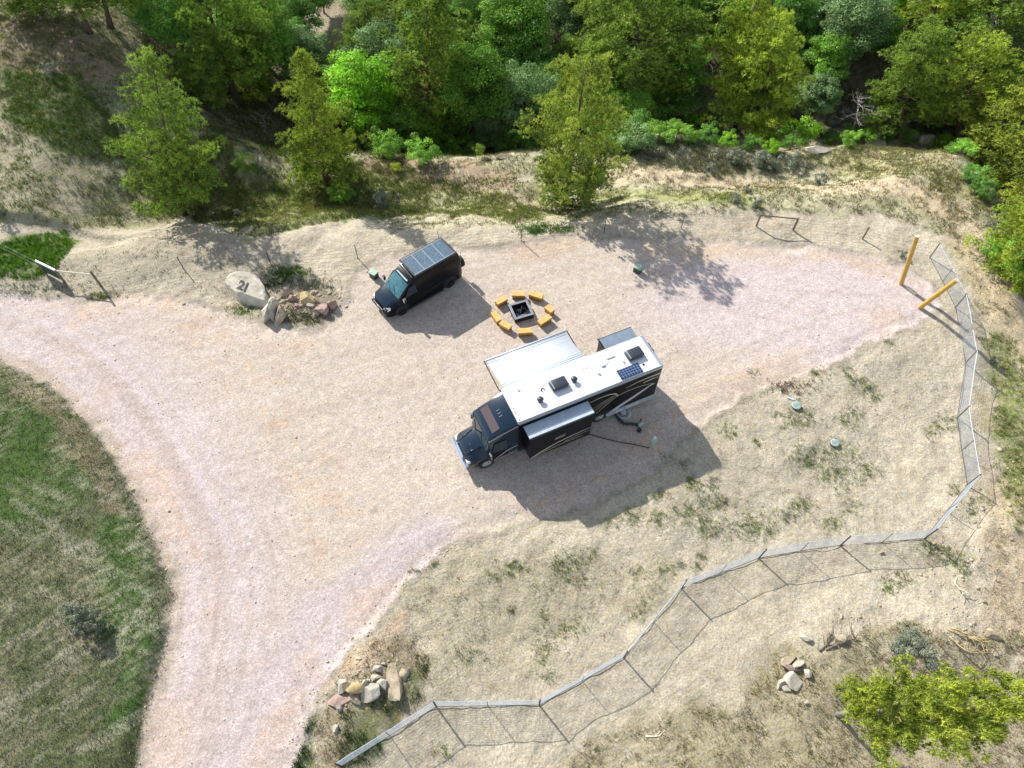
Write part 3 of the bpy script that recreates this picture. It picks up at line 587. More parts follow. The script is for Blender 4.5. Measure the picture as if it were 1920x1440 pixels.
X, Y = zone_pts(W([(1250, 330), (1430, 330), (1800, 430), (1720, 470), (1500, 440), (1300, 440), (700, 470), (640, 430)]), .5, .45, .8, 72, .5)
clods('dirt_clods', X, Y, .05, 'boulder2', 'scattered clods on the strip between forest edge and gravel pad')

# ------------------------------------------------------------------ trees
def crown_pine(seed, Wd=6.0, H=10.0, z0=.22, round_=.6, lobes=3, nb=52, dens=1.0):
    r = np.random.default_rng(seed); V = []; val = []; limbs = []
    ph = r.uniform(0, 6.28, 3)
    for k in range(nb):
        t = (k + r.uniform(0, 1)) / nb; z = H * (z0 + (0.985 - z0) * t)
        prof = (1 - t) ** round_ * min(1, (t + .42) / .62); a = k * 2.39996 + r.normal(0, .3)
        L = Wd / 2 * prof * r.uniform(.62, 1.12) * (1 + .22 * math.sin(lobes * a + ph[0]) + .15 * math.sin(5 * t * 3.1 + ph[1] + a)) + .15
        rise = L * (.05 + .34 * t) + r.normal(0, .12); d = np.array([math.cos(a), math.sin(a)])
        limbs.append([(0, 0, z - .15 * L), (d[0] * L * .55, d[1] * L * .55, z + rise * .35), (d[0] * L * .93, d[1] * L * .93, z + rise)])
        npuf = max(2, int(L * 2.3)); 
        for q in range(npuf):
            s = .38 + .62 * (q + r.uniform(.2, 1)) / npuf; side = r.normal(0, .22 * L * s * .9)
            c = np.array([d[0] * L * s - d[1] * side, d[1] * L * s + d[0] * side, z + rise * s + r.normal(0, .12)])
            R0 = r.uniform(.28, .56) * (1.12 - .4 * t); m = int(14 * dens * (R0 / .38) ** 2)
            u = r.normal(0, 1, (m, 3)); u /= np.linalg.norm(u, axis=1)[:, None]; u[:, 2] = np.abs(u[:, 2]) * .8 - .15
            tip = c + u * R0 * r.uniform(.6, 1, (m, 1)); bv = r.uniform(.0, 1.0)
            for p_, un in zip(tip, u):
                nn = 9; dv = un * .7 + r.normal(0, .75, (nn, 3)) + np.array([0, 0, .25]); dv /= np.linalg.norm(dv, axis=1)[:, None]
                ln = r.uniform(.14, .24, (nn, 1)); sd = np.cross(dv, un * 1.0 + np.array([0, 0, .25]) + r.normal(0, .38, (nn, 3))); sd /= np.linalg.norm(sd, axis=1)[:, None] + 1e-9
                b0 = p_ + sd * .026; b1 = p_ - sd * .026; V.append(np.stack([b0, b1, p_ + dv * ln], 1).reshape(-1, 3)); val.append(np.repeat(np.clip(bv + r.normal(0, .16, nn), 0, 1), 3))
    return np.concatenate(V), np.concatenate(val), limbs
def crown_leafy(seed, Wd=6.0, H=8.0, z0=.18, nl=75, leaf=.16, per=150):
    r = np.random.default_rng(seed); V = []; val = []; limbs = []; ph = r.uniform(0, 6.28, 4)
    for k in range(nl):
        u = r.normal(0, 1, 3); u /= np.linalg.norm(u); u[2] = u[2] * .95 + .12; rad = r.uniform(.55, 1.0)
        a = math.atan2(u[1], u[0]); lump = 1 + .2 * math.sin(3 * a + ph[0]) + .16 * math.sin(2 * a + 4 * u[2] + ph[1])
        c = np.array([u[0] * Wd / 2 * rad * lump * .8, u[1] * Wd / 2 * rad * lump * .8, H * (z0 + (1 - z0) * .5) + u[2] * H * (1 - z0) * .5 * rad * .86])
        R0 = r.uniform(.07, .15) * Wd; m = int(per * (R0 / (.11 * Wd)) ** 2); w_ = r.normal(0, 1, (m, 3)); w_ /= np.linalg.norm(w_, axis=1)[:, None]
        w_[:, 2] = np.where(r.uniform(0, 1, m) < .7, np.abs(w_[:, 2]), w_[:, 2]); P = c + w_ * R0 * r.uniform(.55, 1.1, (m, 1)) * np.array([1, 1, .8])
        n = w_ * .95 + r.normal(0, .36, (m, 3)) + np.array([0, 0, .3]); n /= np.linalg.norm(n, axis=1)[:, None]
        t1 = np.cross(n, r.normal(0, 1, (m, 3))); t1 /= np.linalg.norm(t1, axis=1)[:, None] + 1e-9; t2 = np.cross(n, t1); s = leaf * r.uniform(.6, 1.25, (m, 1))
        q = np.stack([P - t1 * s * .55, P - t2 * s * .32, P + t1 * s * .55, P - t1 * s * .55, P + t1 * s * .55, P + t2 * s * .32], 1); V.append(q.reshape(-1, 3))
        val.append(np.repeat(np.clip(r.uniform(.05, .95) + r.normal(0, .16, m), 0, 1), 6)); 
        if k % 3 == 0: limbs.append([(0, 0, H * z0 * .8), tuple(c * np.array([.5, .5, .6]) + np.array([0, 0, H * .12])), tuple(c)])
    return np.concatenate(V), np.concatenate(val), limbs
CR = {}
def crown_mesh(key, V, val, m, name='crown'):
    o = npmesh(name, V, np.arange(len(V)).reshape(-1, 3), m, [('v', val)]); me = o.data; D.objects.remove(o); return me
def trunk_mesh(key, limbs, H, r0, m, bend=.15, top=.97, nl=40):
    r = random.Random(sum(map(ord, key)) + 3); mb = MB(); pts = []; rs = []
    for k in range(9):
        t = k / 8; pts.append((bend * math.sin(t * 3 + r0 * 9) * t, bend * math.cos(t * 2.3) * t - bend * t, H * top * t)); rs.append(r0 * (1 - t * .88) * (1.35 if k == 0 else 1))
    mb.tube(pts, rs, 9)
    for L in limbs[:nl]:
        rr_ = r0 * .26; mb.tube(L, [rr_, rr_ * .6, rr_ * .2], 5, cap=False)
    o = mb.build('trunk', m, smooth=True); me = o.data; D.objects.remove(o); return me
def reg(key, kind, H, r0, bark, **kw):
    V, val, limbs = (crown_pine if kind == 'pine' else crown_leafy)(kw.pop('seed'), H=H, **kw)
    m = 'pine_a' if kind == 'pine' else 'leaf_green'
    CR[key] = (crown_mesh(key, V, val, m), trunk_mesh(key, limbs, H, r0, bark, top=.97 if kind == 'pine' else .7), H, kw.get('Wd', 6.0))
reg('pine1', 'pine', 10, .19, 'bark', seed=1, Wd=6.4, z0=.10, round_=.5, nb=95)
reg('pine2', 'pine', 10, .18, 'bark', seed=2, Wd=5.4, z0=.06, round_=.85, nb=95)
reg('pine3', 'pine', 10, .18, 'bark', seed=3, Wd=6.0, z0=.22, round_=.45, nb=85)
reg('pine4', 'pine', 10, .16, 'redbark', seed=4, Wd=4.6, z0=.24, round_=.5, nb=90)
reg('pine5', 'pine', 10, .20, 'bark', seed=5, Wd=7.0, z0=.24, round_=.4, nb=90)
reg('pine6', 'pine', 10, .2, 'bark', seed=8, Wd=6.6, z0=.07, round_=.36, nb=110)
reg('pine7', 'pine', 10, .2, 'bark', seed=9, Wd=6.2, z0=.17, round_=.4, nb=125, dens=1.25)
reg('leafy1', 'leafy', 8, .14, 'palebark', seed=11, Wd=6, nl=150)
reg('leafy2', 'leafy', 8, .13, 'palebark', seed=12, Wd=5, nl=130)
reg('leafy3', 'leafy', 8, .15, 'palebark', seed=13, Wd=7, nl=180)
reg('bush1', 'leafy', 2, .04, 'palebark', seed=14, Wd=2.6, nl=40, z0=.0, leaf=.10, per=90)
reg('bush2', 'leafy', 1, .02, 'palebark', seed=15, Wd=1.3, nl=26, z0=-.1, leaf=.07, per=60)
def plant(name, key, base, top, wpx, leafm, label, cat, group=None, bark=None, maxlean=13, basez=0.0, rz=None, height=None):
    P = at(*base, far=cat in ('tree', 'pine tree') and base[1] < 300); Cc = np.array([0, 0, CAM_H])
    if top is not None:
        dr = ray(*top); dr = dr / np.linalg.norm(dr); w0 = Cc - np.array(P); a = dr @ np.array([0, 0, 1.]); b = dr @ w0; c = w0[2]
        s = (a * c - b) / (1 - a * a); T = Vector(Cc + dr * s); ax = T - P; h = ax.length
    else: ax = Vector((0, 0, 1)); h = height; T = P + ax * h
    lean = Vector((0, 0, 1)).angle(ax)
    q = Vector((0, 0, 1)).rotation_difference(ax)
    if lean > R(maxlean): q = Quaternion().slerp(q, R(maxlean) / lean)
    mid = P + ax * .55; depth = (mid - Vector((0, 0, CAM_H))).dot(Vector(_f)); wm = wpx * depth / FPX
    cm, tm, H0, W0 = CR[key]
    e = empty(name, P + Vector((0, 0, basez - .05))); e.rotation_mode = 'QUATERNION'
    e.rotation_quaternion = q @ Quaternion((0, 0, 1), random.uniform(0, 6.28) if rz is None else rz)
    k = wm / W0; e.scale = (k, k, h / H0)
    t = D.objects.new('trunk', tm); col.objects.link(t); t.parent = e
    c = D.objects.new('crown' if H0 > 2.5 else 'foliage', cm); col.objects.link(c); c.parent = e
    if H0 <= 2.5: t.name = 'stems'
    c.material_slots[0].link = 'OBJECT'; c.material_slots[0].material = M[leafm]
    if bark: t.material_slots[0].link = 'OBJECT'; t.material_slots[0].material = M[bark]
    tag(e, label, cat, group); return e
GP = 'pines round the campsite'; GF_ = 'trees of the wooded ravine'; GS = 'sagebrush on the slopes'; GB = 'bushes at the forest edge'
T = [
 ('pine_tree', 'pine1', (345, 402), (272, 102), 192, 'pine_b', 'broad dark olive pine standing alone on the hillside edge above the road', 'pine tree', GP, None),
 ('pine_tree', 'pine2', (612, 345), (562, 94), 168, 'pine_a', 'pointed yellow green pine whose shadow falls behind the black van', 'pine tree', GP, None),
 ('pine_tree', 'pine4', (806, 268), (803, -50), 175, 'pine_b', 'tall slim pine with a bare red trunk before the ravine', 'pine tree', GP, None),
 ('pine_tree', 'pine6', (1058, 384), (1100, 114), 192, 'pine_gold', 'golden green pine nearest the gravel pad, casting the big shadow on it', 'pine tree', GP, None),
 ('pine_tree', 'pine5', (1205, 212), (1185, -90), 285, 'pine_b', 'massive olive pine rising behind the golden pine at the pad', 'pine tree', GP, None),
 ('pine_tree', 'pine3', (1378, 244), (1424, -35), 150, 'pine_a', 'yellow green pine, the left of two trunks above the bright bush', 'pine tree', GP, None),
 ('pine_tree', 'pine3', (1402, 279), (1468, 30), 170, 'pine_a', 'leaning pine with bare trunk beside the grey sage bank', 'pine tree', GP, None),
 ('pine_tree', 'pine3', (1678, 258), (1748, 45), 165, 'pine_b', 'slender leaning pine by the big pale rock on the rim', 'pine tree', GP, None),
 ('pine_tree', 'pine5', (1790, 262), (1835, 70), 200, 'pine_a', 'wide pine behind the bleached dead branches', 'pine tree', GP, None),
 ('pine_tree', 'pine1', (1905, 415), (1945, 175), 260, 'pine_c', 'bright yellow green pine overhanging the rim track', 'pine tree', GP, None),
 ('pine_tree', 'pine1', (1930, 540), (1985, 300), 190, 'pine_c', 'yellow green pine at the frame edge below the brush pile', 'pine tree', GP, None),
 ('pine_tree', 'pine5', (1830, 150), (1870, -60), 230, 'pine_b', 'dark olive pine towering over the bleached dead branches', 'pine tree', GP, None),
 ('pine_tree', 'pine3', (1730, 110), (1768, -60), 150, 'pine_a', 'yellow olive pine beside the lime green tree', 'pine tree', GP, None),
 ('pine_tree', 'pine5', (447, 196), (355, -110), 220, 'pine_b', 'dark pine with twin bare trunks in shade of the ravine', 'pine tree', GP, None),
 ('pine_tree', 'pine5', (168, 62), (60, -190), 190, 'pine_b', 'dark pine whose bent trunk crosses the brown hilltop', 'pine tree', GP, None),
 ('pine_tree', 'pine3', (208, 52), (130, -230), 170, 'pine_b', 'tall dark pine with a straight trunk beside the bent one', 'pine tree', GP, None),
 ('pine_tree', 'pine1', (75, 22), (-20, -160), 170, 'pine_b', 'dark olive pine at the corner of the brown hillside', 'pine tree', GP, None),
 ('pine_tree', 'pine3', (1130, 130), (1120, -80), 150, 'pine_a', 'yellow topped pine between the massive pine and rounded leafy trees', 'pine tree', GP, None),
 ('pine_tree', 'pine6', (1878, 335), (1905, 150), 200, 'pine_c', 'full yellow green pine at the bend of the rim track', 'pine tree', GP, None),
 ('pine_tree', 'pine1', (1905, 520), (1935, 350), 165, 'pine_a', 'olive green pine rising behind the grey brush pile', 'pine tree', GP, None),
 ('leafy_tree', 'leafy2', (575, 190), (560, 45), 110, 'leaf_blue', 'small pale blue green tree behind the pointed pine', 'tree', GF_, None),
 ('leafy_tree', 'leafy2', (700, 275), (668, 95), 150, 'leaf_lime', 'fresh lime green tree between the pointed pine and red trunk', 'tree', GF_, None),
 ('leafy_tree', 'leafy1', (720, 180), (702, 52), 135, 'leaf_blue', 'pale blue green tree behind the fresh lime green tree', 'tree', GF_, None),
 ('leafy_tree', 'leafy1', (775, 285), (765, 185), 135, 'leaf_green', 'low rounded tree left of the red pine trunk', 'tree', GF_, None),
 ('leafy_tree', 'leafy3', (895, 268), (890, 92), 160, 'leaf_green', 'full mid green tree right of the red pine trunk', 'tree', GF_, None),
 ('leafy_tree', 'leafy3', (975, 150), (958, -25), 170, 'leaf_green', 'tall rounded tree with sunlit crown at the top of the ravine', 'tree', GF_, None),
 ('leafy_tree', 'leafy1', (975, 265), (985, 120), 130, 'leaf_blue', 'blue green tree hugging the golden pine', 'tree', GF_, None),
 ('leafy_tree', 'leafy1', (850, 262), (848, 180), 90, 'leaf_dark', 'low dark tree touching the red pine trunk', 'tree', GF_, None),
 ('leafy_tree', 'leafy3', (480, 180), (470, -40), 175, 'leaf_green', 'deep green leafy tree behind the twin trunked pine', 'tree', GF_, None),
 ('leafy_tree', 'leafy1', (1240, 240), (1230, 155), 150, 'leaf_dark', 'dark low tree below the massive olive pine', 'tree', GF_, None),
 ('leafy_tree', 'leafy2', (1270, 215), (1262, 85), 130, 'leaf_green', 'mid green tree right of the massive olive pine', 'tree', GF_, None),
 ('leafy_tree', 'leafy2', (1370, 120), (1362, 5), 95, 'leaf_lime', 'small lime tree glowing behind the twin rim pines', 'tree', GF_, None),
 ('leafy_tree', 'leafy3', (1585, 150), (1570, -10), 150, 'leaf_blue', 'large dark bluish tree over the deep shade', 'tree', GF_, None),
 ('leafy_tree', 'leafy2', (1545, 190), (1528, 60), 95, 'leaf_green', 'narrow green tree beside the deep shade hollow', 'tree', GF_, None),
 ('leafy_tree', 'leafy2', (1665, 60), (1662, -40), 80, 'leaf_lime', 'brightest lime tree at the upper edge', 'tree', GF_, None),
 ('leafy_tree', 'leafy2', (1650, 130), (1650, 25), 80, 'leaf_green', 'green tree just below the brightest lime tree', 'tree', GF_, None),
 ('leafy_tree', 'leafy1', (1790, 75), (1800, 0), 90, 'leaf_lime', 'lime tree near the sandy clearing', 'tree', GF_, None),
 ('leafy_tree', 'leafy1', (1740, 215), (1750, 150), 110, 'leaf_green', 'green tree between the slender pine and wide pine', 'tree', GF_, None),
 ('leafy_tree', 'leafy1', (690, 60), (685, -40), 110, 'leaf_dark', 'dark tree beside the sandy ravine bank', 'tree', GF_, None),
 ('leafy_tree', 'leafy3', (800, 130), (800, 20), 130, 'leaf_dark', 'dark tree hidden behind the slim red trunked pine', 'tree', GF_, None),
 ('leafy_tree', 'leafy3', (1290, 90), (1285, -70), 150, 'leaf_green', 'green tree peeping over the massive olive pine', 'tree', GF_, None),
 ('leafy_tree', 'leafy3', (1060, 90), (1060, -40), 120, 'leaf_blue', 'bluish tree left of the yellow topped pine', 'tree', GF_, None),
 ('leafy_tree', 'leafy1', (330, 110), (300, -30), 130, 'leaf_dark', 'dark leafy tree under the bare grey twigs', 'tree', GF_, None),
 ('leafy_tree', 'leafy3', (1905, 220), (1930, 90), 150, 'leaf_green', 'green tree behind the bright pine on the rim', 'tree', GF_, None),
 ('leafy_tree', 'leafy1', (1910, 545), (1930, 440), 110, 'leaf_green', 'leafy green tree below the rim track', 'tree', GF_, None),
 ('leafy_tree', 'leafy2', (1480, 120), (1470, -30), 90, 'leaf_dark', 'dark leafy tree behind the leaning pine', 'tree', GF_, None),
 ('leafy_tree', 'leafy3', (560, 60), (555, -60), 130, 'leaf_dark', 'dark tree at the upper edge left of the sandy bank', 'tree', GF_, None),
 ('leafy_tree', 'leafy3', (930, 275), (925, 170), 100, 'leaf_blue', 'bluish tree squeezed between full green tree and golden pine', 'tree', GF_, None),
 ('leafy_tree', 'leafy3', (1150, 235), (1150, 130), 120, 'leaf_green', 'green tree filling the gap right of the golden pine', 'tree', GF_, None),
 ('leafy_tree', 'leafy3', (880, 60), (880, -60), 110, 'leaf_dark', 'dark leafy tree between slim pine and rounded tree', 'tree', GF_, None),
]
taken = [((b[0] + t[0]) / 2, (b[1] + t[1]) / 2) for (_, _, b, t, *_r) in T]
fr = random.Random(5)
SHORT = ['dark lone pine', 'pointed pine', 'slim red trunked pine', 'golden pine', 'massive olive pine', 'left rim pine', 'leaning rim pine', 'slender leaning pine', 'wide pine', 'overhanging pine', 'frame edge pine', 'dark towering pine', 'yellow olive pine', 'twin trunked pine', 'bent trunk pine', 'straight trunk pine', 'corner pine', 'yellow topped pine', 'full rim track pine', 'brush pile pine',
         'small pale tree', 'fresh lime tree', 'pale blue green tree', 'low rounded tree', 'full mid green tree', 'tall rounded tree', 'blue green tree by the golden pine', 'low dark tree', 'deep green tree', 'dark tree below the olive pine', 'mid green tree right of the olive pine', 'small lime tree', 'large bluish tree', 'narrow green tree', 'brightest lime tree']
named = list(taken)[:len(SHORT)]
def where(mx, my):
    i_ = min(range(len(SHORT)), key=lambda k: math.hypot(mx - named[k][0], my - named[k][1])); dx_, dy_ = mx - named[i_][0], my - named[i_][1]
    v_ = 'behind and ' if dy_ < -35 else ('below and ' if dy_ > 35 else 'just '); h_ = 'left of' if dx_ < 0 else 'right of'
    if abs(dx_) < 22: v_, h_ = ('', 'directly behind') if dy_ < 0 else ('', 'directly below')
    return v_ + h_ + ' the ' + SHORT[i_]
for row, (by, hh) in enumerate(((268, 95), (232, 110), (190, 120), (150, 120), (108, 115), (66, 105), (25, 90))):
    x = 380 + fr.uniform(0, 40) if by < 200 else 640
    while x < 1900:
        top = (x + (x - 960) * .03 + fr.uniform(-8, 8), by - hh * fr.uniform(.8, 1.1)); mid = (x, by - hh / 2)
        hole = any(math.hypot((mid[0] - hx) / rx, (mid[1] - hy) / ry) < 1 for hx, hy, rx, ry in ((635, 50, 62, 75), (1345, 190, 55, 60), (1630, 170, 45, 60), (1625, 235, 60, 30), (600, 250, 90, 60), (1765, 50, 60, 22), (1835, 115, 75, 65), (1450, 262, 70, 40), (1060, 330, 100, 90)))
        rim_ok = by < 240 or x < 1290
        if not hole and rim_ok and min(math.hypot(mid[0] - a_, (mid[1] - b_) * 1.1) for a_, b_ in taken) > 43:
            c_ = fr.choice(['leaf_green', 'leaf_green', 'leaf_dark', 'leaf_blue', 'pine_b', 'pine_a', 'leaf_dark']); kk_ = fr.choice(['pine1', 'pine3', 'pine6']) if c_.startswith('pine') else fr.choice(['leafy1', 'leafy2', 'leafy3'])
            T.append(('pine_tree' if c_.startswith('pine') else 'leafy_tree', kk_, (x, by), top, fr.uniform(85, 125), c_, {'leaf_green': 'mid green leafy tree ', 'leaf_dark': 'dark leafy tree ', 'leaf_blue': 'blue green leafy tree ', 'pine_b': 'olive pine ', 'pine_a': 'yellow green pine '}[c_] + where(*mid), 'pine tree' if c_.startswith('pine') else 'tree', 'trees filling the ravine', None)); taken.append(mid)
        x += fr.uniform(52, 84)
print('trees', len(T))
seen_ = set()
for (n, key, b, t, wd, lm, lab, cat, g, bk) in T:
    for pre in ('', 'small ' if wd < 105 else 'broad ', 'squat ' if b[1] - t[1] < 98 else 'tall ', 'partly hidden ', 'lower standing '):
        if pre + lab not in seen_: break
    lab = pre + lab; seen_.add(lab)
    plant(n, key, b, t, wd, lm, lab, cat, g, bk)
# twin trunk of the dark pine
plant('pine_tree', 'pine7', (1570, 1340), (1960, 1306), 165, 'pine_c', 'bright pine seen from above, leaning over the lower slope', 'pine tree', GP, 'palebark', maxlean=40)
BU = [
 ((1305, 250), (1305, 212), 62, 'leaf_lime', 'bright lime bush at the foot of the twin rim pines'),
 ((1355, 262), (1352, 228), 50, 'leaf_blue', 'pale green bush between the lime bush and leaning pine'),
 ((1502, 268), (1500, 222), 80, 'leaf_lime', 'rounded grass green bush right of the leaning pine'),
 ((1455, 272), (1455, 250), 50, 'leaf_green', 'low green bush left of the rounded grass green bush'),
 ((1195, 252), (1193, 215), 70, 'leaf_dark', 'dark bush behind the shaded hummock'),
 ((1130, 262), (1130, 225), 60, 'leaf_dark', 'dark bush touching the golden pine crown'),
 ((735, 285), (733, 245), 55, 'leaf_green', 'leafy bush under the fresh lime tree'),
 ((795, 300), (793, 262), 70, 'leaf_green', 'green bush at the foot of the red pine trunk'),
 ((1620, 268), (1620, 240), 50, 'leaf_green', 'green bush by the grey rock'),
 ((1590, 262), (1588, 235), 60, 'leaf_dark', 'dark bush with bare twigs on the rim'),
 ((462, 320), (460, 290), 50, 'pine_b', 'yellow olive bush by the pale dead stump'),
 ((640, 372), (640, 350), 55, 'leaf_green', 'green bush under the pointed pine'),
 ((1850, 480), (1852, 445), 50, 'leaf_green', 'green bush by the grey brush pile'),
 ((1706, 1225), (1708, 1195), 80, 'leaf_sage', 'grey green bush beside the bright lower pine'),
 ((740, 322), (739, 305), 26, 'pine_c', 'tiny yellow green sapling on the brown strip'),
 ((898, 295), (898, 268), 24, 'pine_b', 'tiny upright sapling on the grassy rim'),
 ((1795, 245), (1790, 225), 60, 'leaf_dark', 'dark bush behind the big pale rock'),
]
rb_ = random.Random(77)
for i, x in enumerate((1292, 1330, 1368, 1410, 1446, 1482, 1560, 1598, 1672, 1706, 1768, 1800, 1826, 1838, 1846)):
    y = float(np.interp(x, [1290, 1420, 1560, 1700, 1795, 1848], [258, 288, 272, 264, 282, 370])) + rb_.uniform(-2, 8)
    BU.append(((x, y), (x, y - rb_.uniform(16, 30)), rb_.uniform(34, 58), rb_.choice(['leaf_green', 'leaf_dark', 'leaf_lime', 'leaf_dark']), ['straggly', 'leafy', 'low', 'spreading', 'small'][i % 5] + ' lip bush ' + where(x, y - 15)))
for i, x in enumerate(range(655, 1300, 36)):
    if abs(x - 1055) < 70: continue
    y = 284 - (x > 1100) * (x - 1100) * .10 + rb_.uniform(-8, 6); BU.append(((x, y), (x, y - rb_.uniform(24, 46)), rb_.uniform(48, 80), rb_.choice(['leaf_green', 'leaf_dark', 'leaf_green', 'leaf_blue']), ['leafy', 'ragged', 'low', 'dense', 'rounded', 'drooping'][i % 6] + ' rim bush ' + where(x, y - 15)))
for b, t, wd, lm, lab in BU: plant('bush', 'bush1', b, t, wd, lm, lab, 'bush', GB)
SA = [((236, 358), 26, 'round sage shrub below the dark lone pine'), ((100, 138), 40, 'dark sage shrub on the upper hillside'), ((722, 390), 58, 'large grey sage shrub at the shadow edge behind the van'), ((1417, 388), 34, 'grey sage shrub above the wooden fence brace'),
      ((1378, 378), 26, 'small pale sage shrub beside the yellow green strip'), ((1400, 360), 24, 'pale sage shrub by the dirt track'), ((1535, 345), 36, 'dry sage shrub on the rim path'), ((5, 405), 34, 'bluish sage shrub at the left frame edge'), ((165, 1160), 60, 'pale sage shrub in the meadow'), ((190, 1175), 48, 'darker sage shrub beside the pale meadow shrub'), ((140, 1150), 40, 'mint green sage plant in the meadow'),
      ((615, 335), 30, 'small sage shrub at the pointed pine foot'), ((1375, 305), 44, 'grey sage shrub on the shaded bank'), ((1425, 312), 52, 'wide grey sage shrub on the shaded bank'), ((1480, 308), 46, 'grey sage shrub at the bank end'), ((1330, 322), 30, 'pale sage shrub in front of the bank'), ((1690, 480), 20, 'small sage shrub near the tall yellow post'), ((1860, 680), 22, 'sage shrub beyond the deer fence'), ((445, 405), 22, 'small grey shrub on the grassy mound'),
      ((1880, 420), 40, 'grey shrub inside the brush pile')]
for b, wd, lab in SA:
    plant('sagebrush', 'bush2', b, None, wd, 'leaf_sage', lab, 'shrub', GS, height=.62 * wd * .045 + .1)
# bare dead branches
def branchy(name, base, n, L, m, label, cat, r0=.05, up=.5, seed=1, az=None, spread=6.28):
    r = random.Random(seed); P = at(*base); e = empty(name, P)
    for k in range(n):
        a = (az if az is not None else 0) + r.uniform(-spread / 2, spread / 2); l = L * r.uniform(.55, 1.1); mb = MB()
        p = Vector((r.uniform(-.3, .3), r.uniform(-.3, .3), .02)); d = Vector((math.cos(a), math.sin(a), up * r.uniform(.2, 1.3))).normalized(); pts = [p.copy()]
        for s in range(6):
            d = (d + Vector((r.gauss(0, .22), r.gauss(0, .22), r.gauss(0, .12)))).normalized(); p = p + d * l / 6; p.z = max(p.z, .03); pts.append(p.copy())
        mb.tube(pts, [r0 * (1 - i / 7.5) for i in range(7)], 6)
        for s in range(2, 6):
            for q in range(2):
                dd = (d + Vector((r.gauss(0, .8), r.gauss(0, .8), r.gauss(0, .4)))).normalized(); p2 = pts[s]; e2 = p2 + dd * l * .28; e3 = e2 + (dd + Vector((r.gauss(0, .5), r.gauss(0, .5), 0))) * l * .12
                mb.tube([p2, e2, e3], [r0 * .45, r0 * .28, r0 * .12], 5)
        mb.build('branch', m, e, True)
    tag(e, label, cat); return e
def dead_tree(base, top, r0, n, L, label, seed):
    r = random.Random(seed); P = at(*base, far=True); d_ = ray(*top); d_ = d_ / np.linalg.norm(d_); w0 = np.array([0, 0, CAM_H]) - np.array(P); a = d_[2]; s_ = (a * w0[2] - d_ @ w0) / (1 - a * a)
    T_ = Vector(np.array([0, 0, CAM_H]) + d_ * s_) - P; e = empty('dead_tree', P); MB().tube([(0, 0, -.2), T_ * .5 + Vector((.3, 0, 0)), T_], [r0, r0 * .7, r0 * .2], 8).build('trunk', 'dead', e, True)
    mb = MB()
    for k in range(n):
        t = .45 + .53 * k / n; q = T_ * t + Vector((.3 * (1 - abs(2 * t - 1)), 0, 0)); a_ = k * 2.4 + r.uniform(-.4, .4); l = L * (1.25 - t) * r.uniform(.6, 1.3); pts = [q]; v_ = Vector((math.cos(a_), math.sin(a_), .25))
        for j in range(5):
            v_ = (v_ + Vector((r.gauss(0, .3), r.gauss(0, .3), r.gauss(.05, .25)))).normalized(); pts.append(pts[-1] + v_ * l / 5)
            for h in range(2): u_ = (v_ + Vector((r.gauss(0, .8), r.gauss(0, .8), r.gauss(0, .5)))).normalized(); mb.tube([pts[-1], pts[-1] + u_ * l * .22, pts[-1] + u_ * l * .34 + Vector((r.gauss(0, .1), r.gauss(0, .1), .05))], [r0 * .14, r0 * .1, r0 * .05], 5)
        mb.tube(pts, [r0 * .38 * (1 - j / 6.5) for j in range(6)], 6)
    mb.build('limbs', 'dead', e, True); tag(e, label, 'dead tree')
dead_tree((1835, 190), (1862, 40), .2, 26, 5.5, 'large bleached dead tree with tangled bare limbs among the rim pines', 21)
dead_tree((1590, 262), (1612, 180), .12, 14, 3.6, 'small bare dead tree beside the deep shade hollow', 22)
dead_tree((1330, 235), (1335, 130), .10, 12, 3.0, 'dark bare dead tree left of the rim pines', 23)
branchy('dead_branches', (1790, 120), 9, 3.4, 'dead', 'bleached dead branches tangled before the wide pine', 'branches', .06, .9, 3)
branchy('dead_branches', (1838, 130), 7, 2.8, 'dead', 'twisted grey dead branches beneath the dark olive pine', 'branches', .06, .9, 4)
branchy('dead_branches', (1610, 225), 8, 2.4, 'dead', 'grey fallen limbs beside the deep shade hollow', 'branches', .05, .5, 5)
branchy('dead_branches', (1720, 225), 7, 2.2, 'dead', 'pale snapped limbs around the big pale rock', 'branches', .045, .5, 6)
branchy('brush_pile', (1872, 430), 14, 1.9, 'dead', 'heap of grey twigs beside the rim track', 'brush pile', .03, .5, 7)
branchy('dead_branches', (290, 70), 8, 3.6, 'dead', 'bare grey twigs over the dark leafy tree', 'branches', .03, .8, 8)
branchy('dead_branches', (420, 165), 6, 2.6, 'dead', 'bare twigs around the twin pine trunks', 'branches', .03, .5, 9)
branchy('dead_branches', (1330, 180), 6, 2.6, 'dead', 'grey twigs in the shade left of the rim pines', 'branches', .035, .8, 12)
branchy('fallen_branch', (1790, 1078), 1, 1.5, 'palewood', 'curved bleached branch by the green weeds', 'branch', .05, .05, 10, az=3.6, spread=.5)
branchy('fallen_branch', (1200, 1380), 1, 1.6, 'palewood', 'bleached branch lying near the lower fence shadow', 'branch', .05, .05, 11, az=.05, spread=.1)
branchy('fallen_branch', (1545, 1227), 2, 2.2, 'oldwood', 'dark weathered branch between the rock pile and bush', 'branch', .06, .06, 13, az=.35, spread=.4)
branchy('fallen_branch', (1785, 1188), 3, 1.8, 'yellowrock', 'splintered tan branches in the rubble', 'branch', .045, .06, 14, az=-.5, spread=.5)
